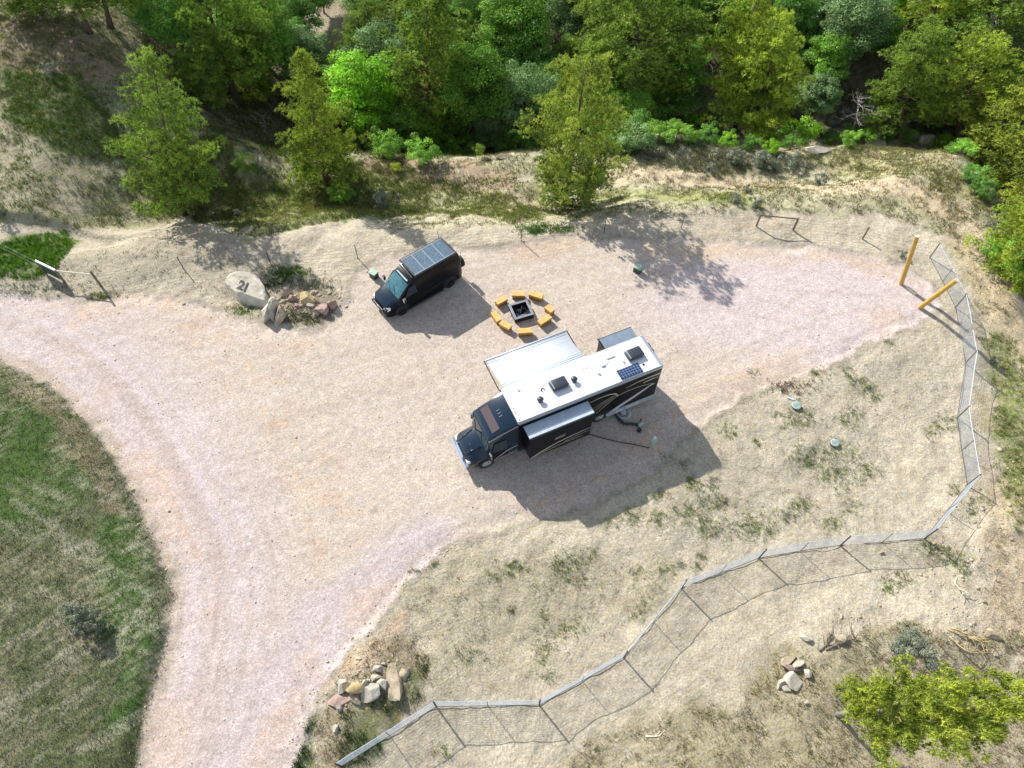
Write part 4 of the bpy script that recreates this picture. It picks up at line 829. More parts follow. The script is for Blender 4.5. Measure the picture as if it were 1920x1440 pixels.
def snag(base, top, r, label, m='dead'):
    P = at(*base); dr = ray(*top); dr = dr / np.linalg.norm(dr); w0 = np.array([0, 0, CAM_H]) - np.array(P); a = dr[2]; s = (a * w0[2] - dr @ w0) / (1 - a * a); Tt = Vector(np.array([0, 0, CAM_H]) + dr * s) - P
    e = empty('dead_snag', P); MB().tube([(0, 0, -.1), Tt * .5 + Vector((.1, 0, 0)), Tt], [r, r * .7, r * .2], 7).build('trunk', m, e, True)
    mb = MB()
    for k in range(5):
        q = Tt * (.35 + .13 * k); mb.tube([q, q + Vector((random.uniform(-.7, .7), random.uniform(-.7, .7), .25))], [r * .3, r * .1], 5)
    mb.build('branch', m, e, True); tag(e, label, 'dead tree')
snag((484, 318), (478, 280), .10, 'short pale dead snag between the dark pine and pointed pine')
snag((500, 245), (490, 215), .07, 'small broken snag above the pale dead snag')
snag((1835, 118), (1880, 60), .12, 'dead snag leaning under the dark olive pine')
snag((1755, 240), (1772, 208), .06, 'thin bare stem beside the big pale rock')
snag((1876, 490), (1919, 436), .09, 'bare grey stem leaning over the rim by the brush pile')
snag((560, 180), (470, 128), .05, 'thin bare stem behind the pale blue green tree')
snag((443, 196), (410, 110), .17, 'second bare trunk beside the twin trunked dark pine', 'bark')

# ------------------------------------------------------------------ rocks
def rock_mesh(sx, sy, sz, seed, planes=13, sub=4, rough=.022):
    bm = bmesh.new(); bmesh.ops.create_icosphere(bm, subdivisions=sub, radius=1); r = random.Random(seed)
    pl = [(Vector((r.gauss(0, 1), r.gauss(0, 1), r.gauss(0, .8))).normalized(), r.uniform(.42, .78)) for _ in range(planes)]
    for v in bm.verts:
        for n, d in pl:
            k = v.co.dot(n) - d
            if k > 0: v.co -= n * k
        v.co += Vector((r.gauss(0, 1), r.gauss(0, 1), r.gauss(0, 1))) * rough * .35
        v.co = Vector((v.co.x * sx / 1.5, v.co.y * sy / 1.5, v.co.z * sz / 1.5))
    mb = MB(); bm.verts.index_update(); mb.add([v.co for v in bm.verts], [[q.index for q in f.verts] for f in bm.faces]); bm.free(); return mb
def rock(base, sx, sy, sz, rz, m, label, cat='rock', group=None, seed=0, planes=13, sink=.36, tilt=(0, 0), name='rock'):
    P = at(*base); o = rock_mesh(sx, sy, sz, seed or int(base[0] * 7 + base[1]), planes).build(name, m)
    o.location = P + Vector((0, 0, sz * (.5 - sink))); o.rotation_euler = (R(tilt[0]), R(tilt[1]), R(rz)); tag(o, label, cat, group); return o
GR = 'rocks of the boulder bed by the road'; GR2 = 'rocks below the road edge'; GR3 = 'slabs of the rock pile'
b21 = rock((471, 549), 3.0, 1.75, 1.6, -32, 'boulder', 'largest pale boulder of the bed, painted with a black number', 'boulder', GR, seed=31, name='boulder', planes=9)
RK = [((501, 592), .75, 2.0, 1.3, -8, 'boulder', 'narrow upright grey slab touching the numbered boulder', GR), ((514, 588), .65, 1.9, 1.4, 4, 'boulder', 'middle upright slab of three by the numbered boulder', GR), ((528, 595), .9, 2.0, 1.3, 8, 'boulder2', 'tan upright slab, right one of the three', GR),
      ((574, 562), 1.35, 1.0, .7, -10, 'yellowrock', 'rounded ochre rock in the middle of the bed', GR), ((582, 573), .8, .6, .4, 20, 'boulder', 'flat grey rock below the ochre rock', GR), ((606, 583), 1.15, .9, .9, 30, 'boulder3', 'large pink angular rock at the bed end', GR), ((624, 574), 1.0, .9, .9, 10, 'boulder3', 'pink rock beside the large pink one', GR),
      ((595, 588), .6, .5, .5, 5, 'boulder3', 'small pink rock at the foot of the pink pair', GR), ((548, 560), .7, .6, .5, 60, 'boulder3', 'dark reddish rock between slabs and ochre rock', GR), ((538, 553), .9, .3, .35, 35, 'boulder2', 'thin pointed stone behind the three slabs', GR), ((592, 562), .8, .45, .4, -30, 'boulder2', 'small tan rock right of the ochre rock', GR), ((560, 575), .5, .4, .3, 0, 'boulder3', 'little brown stone before the ochre rock', GR),
      ((646, 1285), .9, .65, .6, 35, 'boulder', 'grey rock at the road end of the lower row', GR2), ((666, 1291), 1.2, .7, .6, 20, 'yellowrock', 'ochre rock of the lower row', GR2), ((686, 1283), .35, .7, .5, -20, 'boulder', 'slim grey stone between the ochre rock and slab', GR2), ((696, 1294), 1.3, .9, .6, 35, 'boulder', 'broad grey slab in the middle of the lower row', GR2), ((704, 1271), .7, .4, .4, -10, 'boulder', 'small grey rock behind the broad slab', GR2), ((720, 1283), .75, .6, .5, -30, 'boulder', 'round pale rock beside the long pointed slab', GR2),
      ((738, 1288), .85, 2.0, .6, 8, 'boulder2', 'long pointed tan slab ending the lower row', GR2), ((666, 1310), .8, .6, .4, -20, 'boulder2', 'tan rock below the ochre rock', GR2), ((640, 1312), 1.6, .9, .2, 15, 'boulder3', 'flat reddish slab lying below the row', GR2), ((708, 1252), .6, .35, .3, -10, 'boulder', 'loose pale stone above the row', GR2), ((721, 1245), .4, .2, .2, -20, 'boulder', 'tiny white stone above the row', GR2), ((637, 1328), .45, .5, .35, 0, 'boulder', 'pale stone under the flat reddish slab', GR2), ((630, 1368), .4, .4, .3, 0, 'boulder', 'lone pale stone near the green strip', GR2),
      ((1476, 1238), 1.1, .5, .35, 10, 'boulder2', 'dusty slab at the top of the pile', GR3), ((1484, 1254), 1.3, .4, .4, -15, 'boulder3', 'reddish narrow slab across the pile', GR3), ((1493, 1246), .9, .45, .5, 35, 'boulder', 'pale upright slab in the pile', GR3), ((1490, 1277), 1.1, .9, .5, 25, 'boulder', 'large square grey slab of the pile', GR3), ((1512, 1262), .4, .6, .4, 0, 'boulder', 'small upright slab on the right of the pile', GR3), ((1466, 1279), .9, .5, .3, 30, 'boulder', 'flat slab on the left of the pile', GR3), ((1473, 1291), .6, .35, .3, -30, 'boulder', 'lowest small slab of the pile', GR3), ((1512, 1317), .35, .25, .25, 0, 'boulder', 'single pale stone below the pile', GR3)]
for (b, sx, sy, sz, rz, m, lab, g) in RK: rock(b, sx * .84, sy * .84, sz * .95, rz, m, lab, 'rock', g)
for (b, sx, sy, sz, m, lab) in [((1733, 266), 2.0, 1.3, 1.1, 'boulder', 'big pale rock on the rim under the pines'), ((1641, 274), 2.2, 1.2, .8, 'boulder', 'dark grey domed rock on the rim'), ((1527, 283), 2.2, 1.0, .7, 'boulder', 'long pale rock emerging from the sage bank'), ((1512, 1196), .5, .4, .3, 'boulder', 'small pale rock above the dark weathered branch'), ((1862, 1192), .8, .5, .4, 'boulder2', 'angular pale rock in the rubble'), ((1575, 1200), .8, .5, .4, 'boulder2', 'pale rock half buried on the lower slope'), ((1865, 1225), .3, .5, .3, 'boulder2', 'upright pale stone above the bright lower pine'), ((1653, 1036), .3, .2, .2, 'boulder2', 'brown stone inside the fence shadow'), ((945, 296), 1.5, .5, .4, 'boulder2', 'pale ledge stone on the brown mound')]:
    rock(b, sx, sy, sz, random.uniform(-20, 20), m, lab)
# the painted number, laid on the boulder's face
def on_surface(o, px, py):
    mw = o.matrix_basis.inverted(); org = mw @ Vector((0, 0, CAM_H)); d = (mw.to_3x3() @ Vector(ray(px, py))).normalized()
    ok, loc, nor, i = o.ray_cast(org, d)
    return (loc, nor) if ok else (None, None)
tc_ = D.curves.new('number', 'FONT'); tc_.body = '21'; tc_.size = 1.0; tc_.extrude = .0; tc_.offset = .05; tc_.space_character = .86
to_ = D.objects.new('number', tc_); col.objects.link(to_); bpy.context.view_layer.update()
me = D.meshes.new_from_object(to_.evaluated_get(bpy.context.evaluated_depsgraph_get())); D.objects.remove(to_)
bm = bmesh.new(); bm.from_mesh(me); bmesh.ops.triangulate(bm, faces=bm.faces[:]); bmesh.ops.subdivide_edges(bm, edges=bm.edges[:], cuts=3)
# wrap: glyph plane -> pixels on the stone -> its surface
a = R(-24); ok_ = True; sc_px = 24.0
for v in bm.verts:
    gx = (v.co.x - .5) * sc_px * .95; gy = (v.co.y - .36) * sc_px
    px = 458 + gx * math.cos(a) - gy * math.sin(a) * 1.0; py = 537 - (gx * math.sin(a) + gy * math.cos(a))
    loc, nor = on_surface(b21, px, py)
    if loc is None: ok_ = False; v.co = Vector((0, 0, 0)); continue
    v.co = loc + nor * .012
print('number wrapped', ok_)
bm.to_mesh(me); bm.free(); me.materials.append(M['paintblack']); nb = D.objects.new('painted_number', me); col.objects.link(nb); nb.parent = b21

# ------------------------------------------------------------------ fences
def H_(p): return float(hz(p[0], p[1])[0])
def deer_fence():
    px = [(640, 1437), (818, 1325), (1011, 1322), (1169, 1233), (1277, 1103), (1422, 1047), (1575, 1023), (1733, 1010), (1813, 910), (1794, 784), (1810, 681), (1791, 577), (1743, 483)]
    P = [at(*q) for q in px]; e = empty('deer_fence', P[0]); o = P[0]; hgt = 1.38
    def topz(p): return Vector((p.x, p.y, p.z + hgt))
    for i, p in enumerate(P):
        MB().tube([p - o - Vector((0, 0, .1)), topz(p) - o + Vector((0, 0, .06))], .042 if 0 < i < 13 else .055, 8).build('post', 'tpost' if i < 9 else 'oldwood', e)
    for i in range(len(P) - 1):
        a, b = P[i], P[i + 1]; L = (b - a).length; n = max(1, round(L / 3.0)); up = Vector((0, 0, 1))
        sub = [a.lerp(b, k / n) for k in range(n + 1)]
        for q in sub: q.z = H_(q)
        for k in range(1, n): MB().bar(sub[k] - o, sub[k] + up * hgt - o, .026).build('post', 'tpost', e)
        mb = MB(); nw = int(L / .075)
        def g(t):
            t = t * n; k = min(int(t), n - 1); q = sub[k].lerp(sub[k + 1], t - k); return q
        for k in range(nw + 1):
            q = g(k / nw) - o; wv = .004 * math.sin(k); mb.bar(q + Vector((wv, 0, .04)), q + Vector((0, wv, hgt - .02)), .005)
        for hk in range(17):
            z = .05 + (hgt - .08) * hk / 16; pts = [g(k / (n * 2)) - o + Vector((0, 0, z + random.uniform(-.004, .004))) for k in range(n * 2 + 1)]
            for u_, v_ in zip(pts, pts[1:]): mb.bar(u_, v_, .005)
        mb.build('mesh_panel', 'galv', e)
        for nm, z, rr, mm in (('top_rail', hgt, .014, 'galv'), ('bottom_rail', .05, .018, 'tpost')):
            pts = [g(k / (n * 3)) - o + Vector((0, 0, z + (random.uniform(-.035, .035) if nm == 'top_rail' else 0))) for k in range(n * 3 + 1)]
            MB().tube(pts, rr, 6).build(nm, mm, e)
    tag(e, 'long wire mesh deer fence with steel posts zigzagging around the dirt yard', 'fence')
deer_fence()
def wire_fence():
    px = [(190, 537), (345, 505), (509, 497), (671, 484), (978, 452), (1132, 438), (1277, 428), (1418, 424)]
    P = [at(*q) for q in px]; o = P[0]; e = empty('wire_fence', o); up = Vector((0, 0, 1)); hg = 1.25
    for i, p in enumerate(P[1:-1]): MB().bar(p - o - up * .1, p - o + up * hg, .055, .04).build('post', 'tpost', e)
    for z in (.35, .65, .95, 1.2):
        mb = MB()
        for a, b in zip(P, P[1:]):
            pts = [a.lerp(b, k / 6) + up * (z - .12 * math.sin(k / 6 * math.pi)) - o for k in range(7)]; mb.tube(pts, .006, 4)
        mb.build('wire', 'wire', e)
    tag(e, 'thin wire fence on dark steel posts running behind the black van', 'fence')
    # wooden brace and on to the yellow posts
    q = [at(1418, 424), at(1487, 431), at(1617, 448), at(1741, 483)]; o = q[0]; e = empty('wood_braced_fence', o); hg = 1.15
    MB().tube([q[0] - o - up * .1, q[0] - o + up * hg], .07, 9).build('post', 'brownrail', e); MB().tube([q[1] - o - up * .1, q[1] - o + up * hg], .08, 9).build('post', 'brownrail', e)
    MB().tube([q[0] - o + up * (hg - .08), q[1] - o + up * (hg - .08)], .055, 9).build('rail', 'brownrail', e)
    MB().tube([q[2] - o - up * .1, q[2] - o + up * hg], .06, 9).build('post', 'brownrail', e)
    for z in (.2, .5, .8, 1.05):
        mb = MB()
        for a, b in zip(q, q[1:]): mb.tube([a - o + up * z, a.lerp(b, .5) - o + up * (z - .05), b - o + up * z], .007, 4)
        mb.build('wire', 'wire', e)
    tag(e, 'brown wooden braced fence frame with sagging wires near the yellow posts', 'fence')
    q = [at(122, 530), at(190, 537), at(86, 512)]; o = q[0]; e = empty('corner_brace_fence', o); hg = 1.25
    MB().tube([q[0] - o - up * .1, q[0] - o + up * hg], .08, 9).build('post', 'oldwood', e); MB().tube([q[1] - o - up * .1, q[1] - o + up * (hg + .3)], .08, 9).build('post', 'oldwood', e)
    MB().tube([q[0] - o + up * (hg - .05), q[1] - o + up * (hg - .05)], .05, 9).build('rail', 'palewood', e)
    MB().tube([q[0] - o + up * (hg - .03), q[2] - o + up * (hg - .05)], .085, 9).build('rail', 'silver', e)
    MB().tube([q[2] - o - up * .1, q[2] - o + up * hg], .07, 9).build('post', 'oldwood', e)
    MB().bar(q[0].lerp(q[2], .1) - o + up * .66, q[0].lerp(q[2], .95) - o + up * .62, .04, .9).build('dark_panel', 'utildark', e)  # dark panel in place of a dark patch below the rail
    for z in (.6, 1.15):
        p_ = at(-30, 455) - o; MB().tube([q[2] - o + up * z, p_ + up * z], .004, 4).build('wire', 'galv', e)
    tag(e, 'corner brace of grey and white rails beside the gravel road', 'fence')
wire_fence()
def leaning_post(base, top, r, label):
    P = at(*base); d = ray(*top); C0 = np.array([0, 0, CAM_H]); d = flat(*top) - C0; best = None; s3 = np.array(sdir)
    tip = LP[base]; Tip = np.array(at(*tip))
    for k in np.linspace(.6, 1, 600):
        T_ = C0 + d * k
        if T_[2] < 1: continue
        S = T_ + s3 * ((T_[2] - Tip[2]) / -s3[2]); q = np.hypot(*(S - Tip)[:2])
        if best is None or q < best[0]: best = (q, T_)
    Tt = Vector(best[1]) - P; print('post', best[0], Tt.length, Tt)
    e = empty('leaning_post', P); MB().tube([(0, 0, -.15), Tt], [r, r * .9], 12).build('shaft', 'yellow', e, False)
    n = Tt.normalized(); MB().tube([Tt, Tt + n * .012], [r * .86, r * .86], 12).build('end_grain', 'palewood', e)
    tag(e, label, 'post', 'yellow gate posts')
LP = {(1690, 533): (1826, 622), (1724, 576): (1875, 705)}
leaning_post((1690, 533), (1720, 443), .15, 'yellow post leaning left, nearer the braced wooden fence')
leaning_post((1724, 576), (1794, 525), .16, 'yellow post leaning right over the deer fence')
p, q = at(1700, 541), at(1716, 553)
o = MB().tube([(0, 0, .12), tuple(q - p + Vector((0, 0, .12)))], .1, 9).build('log', 'palewood'); o.location = p; tag(o, 'short pale peeled log lying between the two yellow posts', 'log')

# ------------------------------------------------------------------ camp furniture
FP = at(977, 588)
def fire_pit():
    e = empty('fire_pit', FP, R(20)); a = .64
    MB().box(-a, a, -a, -a + .05, .04, .42).box(-a, a, a - .05, a, .04, .42).box(-a, -a + .05, -a, a, .04, .42).box(a - .05, a, -a, a, .04, .42).build('pan_wall', 'char', e)
    r = MB(); w_ = .13
    r.box(-a - .03, a + .03, -a - .03, -a + w_, .42, .45, .008).box(-a - .03, a + .03, a - w_, a + .03, .42, .45, .008).box(-a - .03, -a + w_, -a + w_, a - w_, .42, .448, .008).box(a - w_, a + .03, -a + w_, a - w_, .42, .448, .008)
    r.build('rim', 'steel', e); MB().box(-a + .05, a - .05, -a + .05, a - .05, .05, .12).build('floor_plate', 'char', e)
    MB().add([(-.45, -.5, .13), (.2, -.52, .13), (.3, -.3, .17), (0, -.22, .22), (-.35, -.3, .17)], [(0, 1, 2, 3, 4)]).build('ash_heap', 'ash', e)
    mb = MB()
    for k in range(4): mb.tube([(-.4 + .1 * k, .3 - .15 * k, .2), (.35 - .05 * k, .1 + .08 * k, .2 + .03 * k)], .05, 7)
    mb.build('charred_log', 'char', e); tag(e, 'square steel fire pit ringed by orange timber blocks', 'fire pit')
fire_pit()
def bench(base, L, rz, label):
    e = empty('timber_bench', at(*base), R(rz)); wv = .40
    MB().box(-L / 2, L / 2, -wv / 2, wv / 2, .26, .44, .015).build('seat', 'wood', e)
    MB().box(-L / 2 + .02, L / 2 - .02, -wv / 2 + .03, wv / 2 - .03, 0.0, .258, .01).build('base', 'woodside', e)
    tag(e, label, 'bench', 'timber block benches round the fire pit')
GBn = [((972, 558), .85, -2, 'timber block bench directly behind the fire pit, nearest the fence side'), ((1005, 560), .95, -22, 'timber block bench furthest from the van, between rear and side blocks'), ((1030, 586), .62, -48, 'short end on bench on the side away from the van'), ((1021, 606), .95, 38, 'longest diagonal bench beside the awning corner'), ((984, 627), .90, 4, 'bench closest to the silver awning'), ((948, 616), .80, -35, 'bench on the van side, nearest the awning'), ((931, 600), .85, -62, 'steeply turned bench facing the fire pit from the van side'), ((940, 570), .80, 35, 'bench closest to the van shadow')]
for b, L, rz, lab in GBn: bench(b, L, rz, lab)
def util_box(base, rz, label):
    e = empty('utility_box', at(*base), R(rz)); MB().box(-.26, .26, -.2, .2, 0, .42, .02).build('box', 'utildark', e); MB().box(-.29, .29, -.23, .23, .42, .50, .03).build('lid', 'utilgreen', e)
    MB().box(-.1, .1, .2, .215, .15, .3).build('latch', 'steel', e); tag(e, label, 'utility box', 'green utility boxes')
util_box((702, 519), -35, 'small green topped utility box beside the black van nose')
util_box((1195, 509), -35, 'small green topped utility box beside the big tree shadow')
for b, r, lab in (((1492, 762), .28, 'round green septic lid beside the pad edge'), ((1564, 832), .25, 'round green septic lid among weeds further out')):
    e = empty('septic_lid', at(*b)); MB().tube([(0, 0, -.1), (0, 0, .10)], [r * .93, r * .93], 24).build('riser', 'utildark', e); MB().tube([(0, 0, .10), (0, 0, .14), (0, 0, .16)], [r, r, r * .8], 24).build('lid', 'lid', e)
    mb = MB()
    for k in range(6): a = k * math.pi / 6; mb.bar((-r * .8 * math.cos(a), -r * .8 * math.sin(a), .165), (r * .8 * math.cos(a), r * .8 * math.sin(a), .165), .02, .014)
    mb.build('rib', 'lid', e); tag(e, lab, 'septic lid', 'septic lids')
o = MB().tube([(0, 0, .06), (.35, -.2, .06)], .06, 8).build('white_pipe', 'hosewhite'); o.location = at(1476, 746); tag(o, 'short white pipe by the first green septic lid', 'pipe')
PP = at(1222, 838); e = empty('power_pedestal', PP, R(-20))
MB().box(-.09, .09, -.07, .07, 0, .95, .01).build('post', 'utilgreen', e); MB().box(-.17, .17, -.13, .1, .75, 1.15, .03).build('meter_box', 'utilgreen', e); MB().tube([(.0, .0, 1.15), (0, 0, 1.2)], [.09, .07], 14).build('cap', 'lamp', e)
tag(e, 'grey green power pedestal at the end of the black cable', 'power pedestal')
o = MB().bar((0, 0, 0), (.12, -.1, .9), .045).build('marker_stake', 'orange'); o.location = at(1230, 846); tag(o, 'orange marker stake leaning by the power pedestal', 'stake')
pts = [at(1106, 815, .0), at(1130, 822), at(1160, 829), at(1190, 834), at(1216, 840)]; o0 = pts[0].copy()
o = MB().tube([p - o0 + Vector((0, 0, .03)) for p in pts], .026, 6).build('power_cable', 'dark', None, True); o.location = o0; tag(o, 'black power cable running from the motorhome slide to the pedestal', 'cable')
# hoses under the rear overhang
hc = at(1168, 776); mb = MB()
for k, r in enumerate((.34, .40, .46, .36, .42)):
    mb.tube([(r * math.cos(t * .25), r * math.sin(t * .25), .03 + .035 * k) for t in range(26)], .022, 6, cap=False)
e = empty('coiled_hose', hc); mb.build('coil', 'hosewhite', e, True); MB().tube([(0, 0, 0), (0, 0, .26)], [.17, .17], 14).build('hub', 'galv', e); tag(e, 'coiled white water hose beside the motorhome rear wheels', 'hose')
pts = [at(1150, 775), at(1160, 788), at(1170, 797), at(1184, 797), at(1197, 799)]; o0 = pts[0].copy(); fine = []
for a_, b_ in zip(pts, pts[1:]):
    for k in range(7): fine.append(a_.lerp(b_, k / 7) - o0)
e = empty('sewer_hose', o0); MB().tube([p + Vector((0, 0, .17)) for p in fine], [.10 if k % 2 else .065 for k in range(len(fine))], 8).build('corrugated_hose', 'dark', e)
mb = MB()
for k in range(0, len(fine), 3): mb.bar(fine[k] + Vector((-.12, 0, 0)), fine[k] + Vector((-.06, 0, .16)), .03).bar(fine[k] + Vector((.12, 0, 0)), fine[k] + Vector((.06, 0, .16)), .03)
mb.build('support', 'dark', e); c = at(1199, 800) - o0; MB().tube([c + Vector((0, 0, .03)), c + Vector((0, 0, .32)), c + Vector((.14, .1, .38))], [.12, .12, .1], 10).build('elbow', 'utilgreen', e, True)
MB().tube([c + Vector((-.05, -.28, .0)), c + Vector((-.05, -.28, .16))], [.14, .12], 12).build('end_cap', 'dark', e)
tag(e, 'black ribbed sewer hose on supports with a pale elbow', 'hose')
o = MB().tube([(0, 0, 0), (.03, .02, .3)], [.05, .03], 8).build('valve_handle', 'red'); o.location = at(1201, 789); tag(o, 'small red valve beside the sewer hose elbow', 'valve')

# ------------------------------------------------------------------ vehicles
def ring(y0, z0, zb, zt, wb, wm, wt, r):
    h = [(wb, z0), (wm, z0 + (zb - z0) * .3), (wm, zb), (wt + (wm - wt) * .12, zt - r), (wt - .25 * r, zt - .25 * r), (wt - 1.3 * r, zt), (0, zt + .02)]
    return [(y0 - a, b) for a, b in h] + [(y0 + a, b) for a, b in reversed(h[:-1])]
def loft(st, y0, parts, e, pick):
    """st: (x, z0, zb, zt, wb, wm, wt, r); pick(i, j) -> part name for the face between stations i, i+1 and ring points j, j+1"""
    rg = [[(s[0], y, z) for y, z in ring(y0, *s[1:])] for s in st]; n = len(rg[0]); out = {}
    for i in range(len(st) - 1):
        for j in range(n):
            out.setdefault(pick(i, j), MB()).add([rg[i][j], rg[i][(j + 1) % n], rg[i + 1][(j + 1) % n], rg[i + 1][j]], [(0, 1, 2, 3)])
    b = out.setdefault(pick(-1, -1), MB()); b.add(rg[0], [tuple(range(n - 1, -1, -1))]); b.add(rg[-1], [tuple(range(n))])
    res = {}
    for k, mb in out.items():
        bm = bmesh.new(); vs = [bm.verts.new(v) for v in mb.v]
        for f in mb.f:
            try: bm.faces.new([vs[q] for q in f])
            except ValueError: pass
        bmesh.ops.remove_doubles(bm, verts=bm.verts[:], dist=1e-4)
        me = D.meshes.new(k); bm.to_mesh(me); bm.free(); me.materials.append(M[parts[k]]); me.polygons.foreach_set('use_smooth', [len(p.vertices) == 4 for p in me.polygons])
        if hasattr(me, 'set_sharp_from_angle'): me.set_sharp_from_angle(angle=R(38))
        o = D.objects.new(k, me); col.objects.link(o); o.parent = e; res[k] = o
    return res
def wheel(e, x, y, r, w_, side, rimm, spokes=8):
    """side -1: outer face towards -y"""
    t = MB(); n = 28; prof = [(-w_ / 2, r * .66), (-w_ / 2, r * .93), (-w_ * .36, r), (w_ * .36, r), (w_ / 2, r * .93), (w_ / 2, r * .66)]
    vs = []; fs = []
    for k in range(n):
        a = 2 * math.pi * k / n
        for (yy, rr) in prof: vs.append((rr * math.cos(a), yy, rr * math.sin(a)))
    m = len(prof)
    for k in range(n):
        for j in range(m): fs.append((k * m + j, k * m + (j + 1) % m, ((k + 1) % n) * m + (j + 1) % m, ((k + 1) % n) * m + j))
    wv = t.add(vs, fs).build('wheel', 'rubber', e, True); wv.location = (x, y, r)
    f = side * w_ * .40; rb = MB(); rb.tube([(0, f, 0), (0, f - side * .02, 0)], [r * .62, r * .62], 24)
    for k in range(spokes): a = 2 * math.pi * k / spokes; rb.bar((r * .15 * math.cos(a), f + side * .02, r * .15 * math.sin(a)), (r * .58 * math.cos(a), f + side * .02, r * .58 * math.sin(a)), r * .14, .03)
    rb.tube([(0, f, 0), (0, f + side * .07, 0)], [r * .24, r * .18], 14)
    ro = MB(); ro.tube([(0, f - side * .01, 0), (0, f + side * .03, 0)], [r * .67, r * .64], 28)
    rb.build('rim', rimm, wv); return wv

# ---- camper van, 6 m long: x towards the rear, +y away from the camera side
def camper_van():
    O = flat(755, 583, .4); e = empty('camper_van', (O[0], O[1], H_(O)), R(38.3)); Y0 = 1.02; s6 = .06
    st = [(-1.08, .50, .74, .86, .66, .72, .55, .06), (-1.0, .34, .84, 1.08, .86, .90, .66, .08), (-.72, .30, .98, 1.24, .95, 1.00, .74, .08), (-.35, .28, 1.10, 1.36, .98, 1.02, .80, .08), (-.05, .28, 1.18, 1.45, 1.0, 1.03, .84, .08),
          (.38, .28, 1.28, 1.83, 1.0, 1.03, .82, .09), (.82, .28, 1.34, 2.20, 1.0, 1.03, .80, .10), (1.15, .28, 1.36, 2.40, 1.0, 1.03, .82, .12), (1.6, .28, 1.38, 2.47, 1.0, 1.03, .86, .12), (3.0, .28, 1.38, 2.50, 1.0, 1.03, .87, .12), (4.5, .28, 1.38, 2.48, 1.0, 1.03, .86, .12), (4.80, .32, 1.36, 2.42, .98, 1.01, .82, .12), (4.87, .45, 1.3, 2.25, .9, .95, .76, .1)]
    def pick(i, j):
        if i in (4, 5) and j in (4, 5, 6, 7): return 'windscreen'
        if i in (1, 2, 3) and j in (3, 4, 5, 6, 7, 8): return 'bonnet'
        return 'body'
    loft(st, Y0, {'body': 'black', 'windscreen': 'tealglass', 'bonnet': 'blue'}, e, pick)
    MB().prism([(-1.0, .36), (-1.12, .40), (-1.17, .62), (-1.12, .70), (-.95, .66), (-.70, .40)], .16, 1.88).build('bumper', 'dark', e)
    MB().box(-1.16, -1.10, .52, 1.52, .66, .90, .02).build('grille', 'dark', e)
    g = MB(); g.bar((-1.165, .50, .93), (-1.165, 1.54, .93), .025, .035).bar((-1.165, .46, .66), (-1.165, .52, .93), .025, .035).bar((-1.165, 1.58, .66), (-1.165, 1.52, .93), .025, .035); g.build('grille_trim', 'chrome', e)
    MB().tube([(-1.15, 1.02, .86), (-1.185, 1.02, .86)], [.10, .095], 18).build('badge', 'lamp', e)
    for s in (-1, 1):
        yy = Y0 + s * .70; MB().add([(-1.09, yy - s * .18, .93), (-1.06, yy - s * .16, 1.04), (-.74, yy + s * .22, 1.19), (-.80, yy + s * .265, 1.0), (-.98, yy + s * .17, .90)], [(0, 1, 2, 3, 4) if s > 0 else (4, 3, 2, 1, 0)]).build('headlight', 'lamp', e)
        y1 = Y0 + s * 1.03
        mi = MB(); mi.box(.12, .30, min(y1 + s * .10, y1 + s * .32), max(y1 + s * .10, y1 + s * .32), 1.32, 1.66, .04); mo = mi.build('mirror', 'dark', e); MB().box(.105, .12, min(y1 + s * .13, y1 + s * .29), max(y1 + s * .13, y1 + s * .29), 1.36, 1.62, 0).build('mirror_glass', 'lamp', mo); MB().bar((.22, y1, 1.40), (.22, y1 + s * .14, 1.45), .06).build('mirror_arm', 'chrome', mo)
        w_ = MB(); w_.add([(.30, Y0 + s * 1.036, 1.42), (1.30, Y0 + s * 1.036, 1.42), (1.25, Y0 + s * .935, 2.05), (.78, Y0 + s * .93, 2.05)], [(0, 1, 2, 3)]); w_.build('side_window', 'glass', e)
        MB().bar((1.5, Y0 + s * 1.04, .95), (4.6, Y0 + s * 1.04, .95), .02, .05).build('side_moulding', 'dark', e)
        MB().bar((.35, Y0 + s * 1.03, .30), (3.2, Y0 + s * 1.08, .30), .12, .10).build('side_step', 'dark', e)
        for x in (0, 3.82):
            wheel(e, x, Y0 + s * .93, .40, .27, s, 'darkrim', 6)
            ar = MB(); pts = [(x + .50 * math.cos(t), Y0 + s * 1.035, .40 + .50 * math.sin(t)) for t in [k * math.pi / 10 for k in range(11)]]; ar.tube(pts, .045, 6); ar.build('wheel_arch', 'dark', e)
        MB().box(4.80, 4.885, Y0 + s * .86 - .07, Y0 + s * .86 + .07, .95, 1.55, .02).build('tail_light', 'red', e)
    # roof rack with panels
    rk = MB(); zt = 2.66; x0, x1, ya, yb = 1.38, 4.62, .20, 1.86
    for a_, b_ in (((x0, ya), (x1, ya)), ((x1, ya), (x1, yb)), ((x1, yb), (x0, yb)), ((x0, yb), (x0, ya))): rk.bar((*a_, zt), (*b_, zt), .06, .05)
    for yy in (ya - .04, yb + .07): rk.bar((x0 - .02, yy, zt - .04), (x1 + .02, yy, zt - .04), .05, .09)
    for k in range(6):
        xx = x0 + .1 + k * (x1 - x0 - .2) / 5
        for yy in (ya, yb): rk.bar((xx, yy, 2.42), (xx, yy, zt), .05)
        rk.bar((xx, yb, zt), (xx, yb + .10, zt - .02), .05)
    rk.build('roof_rack', 'dark', e)
    n = 4; 
